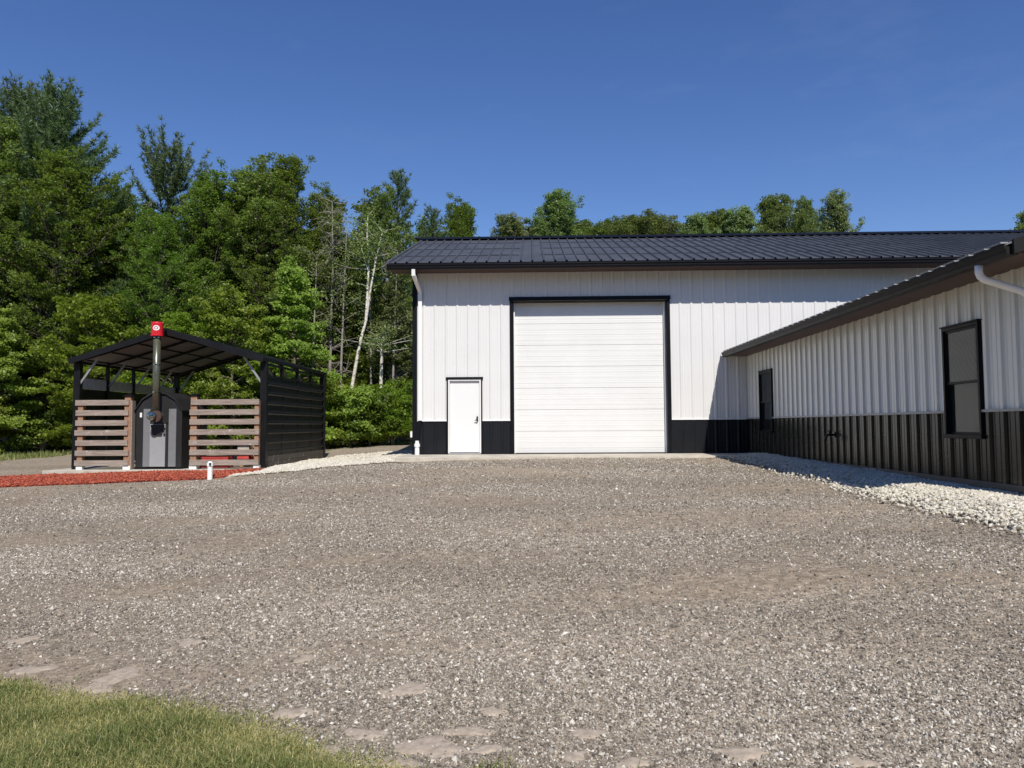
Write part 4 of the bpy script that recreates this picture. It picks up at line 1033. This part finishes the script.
class Proto: pass
def proto(parts, barkm, leafm, name):
    (tv, tf), (lv, lf, lt) = parts
    p = Proto(); p.trunk = raw_mesh(name + '_trunk', tv, tf, barkm, smooth=True); p.crown = raw_mesh(name + '_crown', lv, lf, leafm, {'tint': lt}); p.parts = parts
    return p
PR = {}
PR['mapleA'] = proto(broadleaf(1, 13, 4.0, .9, 175, 34, .105, crs=.62, flat=.6, el0=22, el1=76), M['bark'], M['leaf'], 'maple')
PR['mapleB'] = proto(broadleaf(2, 13, 3.6, .8, 165, 34, .105, prof='column', crs=.6, flat=.6, el0=28, el1=78), M['bark'], M['leaf'], 'maple')
PR['mapleC'] = proto(broadleaf(3, 12, 4.0, .9, 165, 34, .11, prof='oval', crs=.7, flat=.5, el0=14, el1=72), M['bark'], M['leaf'], 'maple')
PR['mapleL'] = proto(broadleaf(4, 8, 2.4, .5, 60, 42, .13, prof='cone', flat=.3, el0=2, el1=50, crs=.95), M['bark'], M['leaf_light'], 'maple')
PR['mapleM'] = proto(broadleaf(5, 6, 2.4, .3, 52, 40, .14, prof='oval', flat=.42, el0=10, el1=58, crs=.8, tb=.42), M['bark'], M['leaf_light'], 'maple')
PR['dull'] = proto(broadleaf(6, 12, 2.2, 2.0, 70, 26, .13, prof='column', crs=.8, el0=25, el1=70), M['bark_grey'], M['leaf_dull'], 'ash')
PR['popA'] = proto(broadleaf(7, 19, 3.4, 8, 120, 30, .14, prof='oval', crs=.7, flat=.8, el0=35, el1=78), M['bark_grey'], M['leaf_pop'], 'poplar')
PR['popB'] = proto(broadleaf(8, 18, 3.6, 8, 130, 30, .14, prof='dome', crs=.7, flat=.8, el0=40, el1=80), M['bark_grey'], M['leaf_pop'], 'poplar')
PR['popC'] = proto(broadleaf(9, 17, 4.2, 8, 140, 32, .14, prof='dome', crs=.75, flat=.7, el0=35, el1=78), M['bark_grey'], M['leaf_dull'], 'ash')
PR['pineA'] = proto(pine(10, 17, 5.0, 3.0, gap=.42, per=14, L=.26, wd=.034, ex=.6, upsweep=.45), M['bark'], M['needle'], 'pine')
PR['pineB'] = proto(pine(11, 15, 3.6, 3.0, gap=.6, per=14, L=.26, sparse=.2, upsweep=.75, wd=.034, ex=.5), M['bark'], M['needle'], 'pine')
PR['pineC'] = proto(pine(12, 14, 2.8, 4.0, gap=.5, per=13, L=.24, sparse=.25, upsweep=.2, wd=.032, ex=.65), M['bark'], M['needle'], 'pine')
PR['shrubA'] = proto(broadleaf(13, 2.2, 1.25, .1, 40, 34, .12, prof='dome', flat=.5, crs=.7, stems=4, r0=.02), M['bark_grey'], M['leaf_light'], 'shrub')
PR['shrubB'] = proto(broadleaf(14, 1.7, 1.1, .05, 36, 34, .11, prof='dome', flat=.5, crs=.7, stems=4, r0=.02), M['bark_grey'], M['leaf'], 'shrub')
PR['shrubC'] = proto(broadleaf(15, 3.2, 1.4, .2, 48, 34, .13, prof='oval', flat=.4, crs=.8, stems=3, r0=.025), M['bark_grey'], M['leaf_light'], 'shrub')
PH = dict(mapleA=13, mapleB=13, mapleC=12, mapleL=8, mapleM=6, dull=12, popA=19, popB=18, popC=17, pineA=17, pineB=15, pineC=14, shrubA=2.2, shrubB=1.7, shrubC=3.2)

def plant(name, kind, x, y, H, rot, label, cat='tree', group=None, wide=1.0):
    z = float(zt(x, y)); s = H / PH[kind]
    o = thing(name, (x, y, z), label, cat, group)
    o.rotation_euler.z = rot; o.scale = (s * wide, s * wide, s)
    p = PR[kind]; shrub = name == 'shrub'
    link('stems' if shrub else 'trunk', p.trunk, o); link('foliage' if shrub else 'crown', p.crown, o)
    return o
FG = 'trees at the front edge of the woods'
def X(px, y): return round((px - 532.8) / 760 * y, 2)     # authoring aid: bearing to metres
TREES = [
 ('pine_tree', 'pineA', -22.6, 35.0, 16.7, .4, 'tallest dark pine with a feathery pointed top, rising above all at the far left', 1.0),
 ('pine_tree', 'pineA', -25.6, 36.5, 17.4, 2.4, 'second tall dark pine cut by the left edge of the picture', 1.0),
 ('maple_tree', 'mapleA', -24.2, 32.6, 13.6, 1.0, 'tall leafy maple half out of frame in front of the tallest pine', 1.0),
 ('maple_tree', 'mapleC', -21.2, 33.2, 12.2, 2.2, 'leafy maple on the right flank of the tallest pine, over the carport\'s left eave', 1.0),
 ('maple_tree', 'mapleB', -20.1, 36.0, 11.6, 4.0, 'narrow green maple between the tallest pine and the upswept pine', .95),
 ('pine_tree', 'pineB', -18.0, 37.0, 14.8, 0.2, 'pine with open upswept branches behind the flue, right of the tall pair', 1.0),
 ('maple_tree', 'mapleA', -17.0, 34.0, 10.0, 3.0, 'rounded maple standing just in front of the upswept pine', 1.0),
 ('maple_tree', 'mapleB', -15.0, 35.0, 11.9, 5.0, 'full green maple right of the upswept pine, left end of the broad green crown', 1.1),
 ('maple_tree', 'mapleC', -13.4, 36.2, 12.3, .9, 'full green maple in the middle of the broad green crown', 1.0),
 ('maple_tree', 'mapleA', -11.9, 36.0, 13.0, 1.7, 'highest broad green maple above the carport\'s ribbed side wall', 1.0),
 ('maple_tree', 'mapleB', -10.3, 36.5, 11.2, 2.9, 'green maple on the right shoulder of the highest maple', 1.0),
 ('maple_tree', 'mapleA', -13.9, 38.5, 12.6, 5.7, 'maple standing behind the middle of the broad green crown', 1.0),
 ('maple_tree', 'mapleC', -17.6, 39.5, 10.6, .3, 'maple filling in behind the upswept pine', 1.0),
 ('maple_tree', 'mapleL', -9.9, 31.0, 7.7, .6, 'bright yellow-green young maple behind the right end of the carport', 1.0),
 ('ash_tree', 'dull', -8.3, 38.0, 12.0, 2.0, 'thin dull green tree right of the highest maple', 1.1),
 ('ash_tree', 'dull', -6.9, 36.0, 11.6, 4.2, 'slim greyish tree behind the leaning birch', 1.0),
 ('pine_tree', 'pineC', -6.9, 39.0, 13.8, 1.1, 'ragged pine with drooping limbs above the left end of the metal roof', 1.0),
 ('pine_tree', 'pineC', -5.5, 41.0, 12.4, 3.0, 'shorter dark pine just right of the ragged pine', .9),
 ('maple_tree', 'mapleB', -4.4, 44.0, 12.6, 2.4, 'bright green maple showing over the left end of the roof ridge', .95),
 ('maple_tree', 'mapleM', -22.3, 30.8, 5.4, .3, 'low layered bright maple at the far left edge of the woods', 1.0),
 ('maple_tree', 'mapleM', -18.3, 31.3, 5.8, 2.6, 'low layered bright maple against the carport\'s left corner post', 1.05),
 ('maple_tree', 'mapleM', -14.6, 30.5, 5.0, 4.4, 'leafy sapling seen under the middle of the carport roof', 1.0),
 ('maple_tree', 'mapleM', -12.0, 30.0, 5.8, 1.3, 'leafy sapling seen under the carport roof beside the right brace', 1.0),
 ('maple_tree', 'mapleL', -7.6, 36.8, 7.6, 3.3, 'young maple in the shade behind the leaning birch', 1.0),
 ('ash_tree', 'dull', -6.2, 34.6, 7.4, 5.3, 'dull green young tree beside the building\'s left corner', 1.1),
]
for (nm, kd, x, y, H, ro, lb, wd) in TREES: plant(nm, kd, x, y, H, ro, lb, group=FG, wide=wd)
SH = [('shrubC', -22.5, 30.4, 2.6, 'leafy shrub at the far left edge of the woods'), ('shrubB', -20.9, 31.9, 1.6, 'low dark shrub left of the carport behind the grass verge'), ('shrubA', -19.6, 32.4, 2.0, 'shrub tucked against the carport\'s left post'),
      ('shrubC', -9.5, 32.6, 3.0, 'tall shrub touching the back edge of the ribbed side wall'), ('shrubA', -8.7, 32.3, 2.4, 'rounded bright shrub below the leaning birch'), ('shrubA', -7.8, 32.3, 2.2, 'rounded bright shrub in the middle of the gap before the woods'), ('shrubB', -7.0, 32.4, 2.1, 'darker shrub right of the middle of the gap'), ('shrubC', -6.1, 32.8, 2.7, 'tall shrub beside the building\'s left corner'),
      ('shrubA', -16.6, 31.6, 2.6, 'shrub glimpsed behind the left screen'), ('shrubC', -13.2, 31.2, 3.0, 'shrub glimpsed beyond the furnace'), ('shrubA', -11.4, 31.8, 2.6, 'shrub glimpsed behind the right screen')]
for i, (kd, x, y, H, lb) in enumerate(SH): plant('shrub', kd, x, y, H, i * 1.3, lb, 'shrub', 'shrubs along the edge of the woods')
ROOFX = [('ash_tree', 'popC', 0.2, 61, 16.0, 1.9, 'low crown just left of the lone poplar, over the walk door side of the roof', 1.06), ('ash_tree', 'popC', 3.9, 62, 16.7, 3.3, 'low crown touching the right side of the lone poplar', 1.06), ('poplar_tree', 'popB', 6.4, 62, 16.6, .7, 'small pointed crown above the garage door in the low part of the row', 1.30), ('poplar_tree', 'popB', 8.5, 61, 16.6, 2.9, 'small pointed crown above the right jamb of the garage door', 1.30), ('ash_tree', 'popC', 10.9, 60, 16.2, 5.1, 'dull crown filling the middle of the row over the roof', 1.18), ('ash_tree', 'popC', 14.3, 60, 16.7, 2.5, 'dull crown at the left foot of the two pointed poplars', 1.18), ('poplar_tree', 'popA', 22.1, 61, 17.2, .9, 'pale crown filling between the last two poplars of the row', 0.94)]
RB = 'treetops showing over the roof'
ROOFT = [('ash_tree', 'popC', -1.6, 58, 15.9, .2, 'leftmost low dull crown over the roof, beside the sky gap', 1.13), ('poplar_tree', 'popA', 2.1, 58, 18.2, 1.2, 'airy tall poplar crown standing alone over the garage door', 1.35), ('ash_tree', 'popC', 5.3, 60, 15.9, 2.2, 'low rounded crown right of the lone poplar', 1.20), ('ash_tree', 'popC', 7.3, 59, 16.2, 3.1, 'low dull crown over the right of the garage door', 1.13), ('ash_tree', 'popC', 9.4, 58, 16.2, 4.4, 'broad dull crown mid way along the roof', 1.20),
         ('poplar_tree', 'popB', 12.6, 58, 16.4, 5.0, 'leafy crown just left of the two pointed poplars', 1.27), ('poplar_tree', 'popB', 16.3, 58, 16.9, .4, 'left of the two pointed poplars over the roof', 1.13), ('poplar_tree', 'popB', 18.4, 58, 17.7, 2.8, 'right, slightly taller of the two pointed poplars over the roof', 1.13), ('poplar_tree', 'popA', 20.9, 58, 17.2, 3.9, 'loose poplar crown near the right end of the row', 0.85), ('poplar_tree', 'popA', 23.0, 58, 17.7, 5.5, 'rightmost poplar crown of the row over the roof', 0.99), ('poplar_tree', 'popB', 38.0, 58, 16.4, 1.5, 'single crown at the extreme right beyond the wing roof', 1.27)]
for (nm, kd, x, y, H, ro, lb, wd) in ROOFT + ROOFX: plant(nm, kd, x, y, H, ro, lb, group=RB, wide=wd)

# forked leaning birch, bare-trunked birch, dead tree
def custom(name, paths, label, mat, leafspec=None, leafm=None, x=0, y=0):
    z = float(zt(x, y)); o = thing(name, (x, y, z), label, 'tree', FG)
    v, f = tubes_np(paths, 8); link('trunk', raw_mesh('trunk', v, f, mat, smooth=True), o)
    if leafspec is not None:
        lv, lf, lt = leafspec; link('crown', raw_mesh('crown', lv, lf, leafm, {'tint': lt}), o)
    return o
def curve(pts, r0, r1, n=14):
    pts = np.array(pts, float); t = np.linspace(0, 1, len(pts)); q = np.linspace(0, 1, n)
    P = np.stack([np.interp(q, t, pts[:, k]) for k in range(3)], -1)
    P[1:-1] = (P[:-2] + 2 * P[1:-1] + P[2:]) / 4
    return P, np.linspace(r0, r1, n)
r = np.random.default_rng(77)
bp = [curve([(0, 0, -.2), (.15, 0, 2.0), (.6, 0, 4.6), (.85, .1, 5.6)], .095, .06), curve([(.85, .1, 5.6), (.9, .1, 6.6), (.95, .2, 8.2), (.85, .2, 9.6), (.9, .2, 10.4)], .07, .02), curve([(.85, .1, 5.6), (1.1, 0, 7.2), (1.4, 0, 8.8), (1.6, 0, 9.6)], .06, .015), curve([(.95, .15, 7.8), (.7, .1, 8.6), (.55, .1, 9.3)], .03, .01)]
cs = []
for P_, _r in bp[1:]:
    for q in range(18):
        i = r.integers(4, 14); p = P_[i] + r.normal(0, .1, 3); e = p + np.array([r.normal(0, .5), r.normal(0, .5), r.uniform(.1, .5)]); bp.append((np.stack([P_[i], (p + e) / 2, e]), np.array([.009, .006, .003]))); cs.append(e); cs.append(p)
    if len(cs) > 500: break
cs = np.array(cs)
custom('birch_tree', bp, 'white-barked birch leaning right and forking high above the shrubs', M['birch'], leaves_np(cs, np.tile([.4, .4, .25], (len(cs), 1)), 12, .12, r, ctint=np.full(len(cs), .5)), M['leaf'], -8.3, 33.6)
b2 = [curve([(0, 0, -.2), (.02, 0, 1.8), (.06, 0, 3.4), (.1, 0, 4.7)], .1, .06)]; cs = []
for q in range(30):
    i = r.integers(11, 14); e = b2[0][0][i] + np.array([r.normal(0, .6), r.normal(0, .6), r.uniform(0, .5)]); b2.append((np.stack([b2[0][0][i], e]), np.array([.015, .005]))); cs.append(e)
cs = np.array(cs)
custom('birch_tree', b2, 'short straight white birch trunk standing between the leaning birch and the building corner', M['birch'], leaves_np(cs, np.tile([.45, .45, .25], (len(cs), 1)), 30, .12, r, ctint=np.full(len(cs), .5)), M['leaf_dull'], -6.75, 33.4)
b3 = [curve([(0, 0, -.2), (0, 0, 4), (.1, 0, 8), (.05, 0, 11.3)], .1, .015, 20)]
for q in range(60):
    i = r.integers(5, 20); L = (1.9 - i * .06) * r.uniform(.5, 1.1); a = r.random() * 6.28; p = b3[0][0][i]; m_ = p + np.array([cos(a) * L * .5, sin(a) * L * .5, r.uniform(-.1, .4)]); e = m_ + np.array([cos(a + .4) * L * .5, sin(a + .4) * L * .5, r.uniform(-.2, .5)])
    b3.append((np.stack([p, m_, e]), np.array([.022, .014, .005])))
    for k in range(4):
        e2 = m_ + r.normal(0, .4, 3); b3.append((np.stack([m_, e2]), np.array([.009, .004])))
custom('dead_tree', b3, 'bare grey dead tree with fine twigs left of the leaning birch', M['bark_grey'], x=-9.3, y=34.6)

def slim(x, y, H, lean_, label, mat, seed):
    r = np.random.default_rng(seed)
    ps = [curve([(0, 0, -.2), (lean_ * .3, 0, H * .35), (lean_ * .6, .1, H * .7), (lean_, .1, H)], .075, .015, 18)]; cs = []
    for q in range(34):
        i = r.integers(7, 18); L = r.uniform(.4, 1.3); a = r.random() * 6.28; p = ps[0][0][i]; e = p + np.array([cos(a) * L, sin(a) * L, r.uniform(.1, .7)])
        ps.append((np.stack([p, (p + e) / 2 + [0, 0, .05], e]), np.array([.014, .009, .003])))
        if i > 8: cs += [e, (p + e) / 2]
    cs = np.array(cs)
    custom('slender_tree', ps, label, mat, leaves_np(cs, np.tile([.4, .4, .3], (len(cs), 1)), 22, .11, r, ctint=r.uniform(.3, .7, len(cs))), M['leaf_dull'], x, y)
slim(-8.75, 34.1, 10.2, .3, 'slender pale-trunked tree close beside the leaning birch', M['bark_grey'], 31)
slim(-7.35, 34.6, 9.4, -.2, 'slender straight tree between the two white birches', M['bark_grey'], 32)
slim(-6.35, 34.0, 8.8, .25, 'slender grey tree next to the black corner of the building', M['bark_grey'], 33)
slim(-9.95, 33.8, 8.6, .2, 'slender tree rising behind the back corner of the carport', M['bark_grey'], 34)

# the woods behind the front row read as one mass
vs, fs, ts, b = [], [], [], 0; tvs, tfs, tb_ = [], [], 0
r = np.random.default_rng(5)
spots = []
for yy in (40, 44, 49, 55, 62, 70):
    for xx in np.arange(-62, -3 if yy < 46 else 60, 4.2):
        spots.append((xx + r.normal(0, .8), yy + r.normal(0, .8)))
for (x, y) in spots:
    fr = (x + 0.0) / y
    kd = ['mapleA', 'mapleB', 'mapleC', 'dull', 'pineC'][r.choice(5, p=[.25, .25, .2, .2, .1])]
    H = r.uniform(10.0, 12.0)
    if fr > -.10: H = r.uniform(7.5, 9.5)
    (tv, tf), (lv, lf, lt) = PR[kd].parts
    k = r.choice(len(lf), len(lf) // 5, replace=False); q = lv.reshape(-1, 4, 3)[k]
    cq = q.mean(1, keepdims=True); q = cq + (q - cq) * (2.1 if kd != 'pineC' else 2.6)
    a = r.random() * 6.28; s = H / PH[kd]; Rm = np.array([[cos(a), -sin(a), 0], [sin(a), cos(a), 0], [0, 0, 1]]) * s; o = np.array([x, y, float(zt(x, y))])
    vs.append((q.reshape(-1, 3) @ Rm.T) + o); fs.append(np.arange(len(k) * 4).reshape(-1, 4) + b); b += len(k) * 4; ts.append(lt[k] * .8)
    nt_ = 12 * 5; nf = 11 * 5; tvs.append((tv[:nt_] @ Rm.T) + o); tfs.append(tf[:nf] + tb_); tb_ += nt_
wv = np.concatenate(vs); wf = np.concatenate(fs); tv = np.concatenate(tvs); tf = np.concatenate(tfs) + len(wv)
wm = raw_mesh('woodland', np.concatenate([wv, tv]), np.concatenate([wf, tf]), [M['leaf'], M['bark']], {'tint': np.concatenate(ts + [np.full(len(tf), .5)])}, mat_idx=np.concatenate([np.zeros(len(wf)), np.ones(len(tf))]))
tag(link('woodland', wm), 'deep shady woods of mixed trees behind the front row', 'woods', kind='stuff')
# unseen woods added behind the camera to cut southern sky light and reflections
vs, fs, ts, b = [], [], [], 0
for yy, st in ((-26, 4.0), (-31, 4.5)):
    for xx in np.arange(-44, 52, st):
        x = xx + r.normal(0, .8); y = yy + r.normal(0, .8); kd = ['mapleA', 'mapleB', 'mapleC'][r.integers(3)]
        lv, lf, lt = PR[kd].parts[1]; k = r.choice(len(lf), len(lf) // 9, replace=False); q = lv.reshape(-1, 4, 3)[k]
        cq = q.mean(1, keepdims=True); q = cq + (q - cq) * 2.8; s = r.uniform(.85, 1.15)
        vs.append(q.reshape(-1, 3) * s + np.array([x, y, float(zt(x, y))])); fs.append(np.arange(len(k) * 4).reshape(-1, 4) + b); b += len(k) * 4; ts.append(lt[k])
tag(link('woodland', raw_mesh('woodland', np.concatenate(vs), np.concatenate(fs), M['leaf'], {'tint': np.concatenate(ts)})), 'unseen line of leafy woods added behind the camera to dim the sky light', 'woods', kind='stuff')
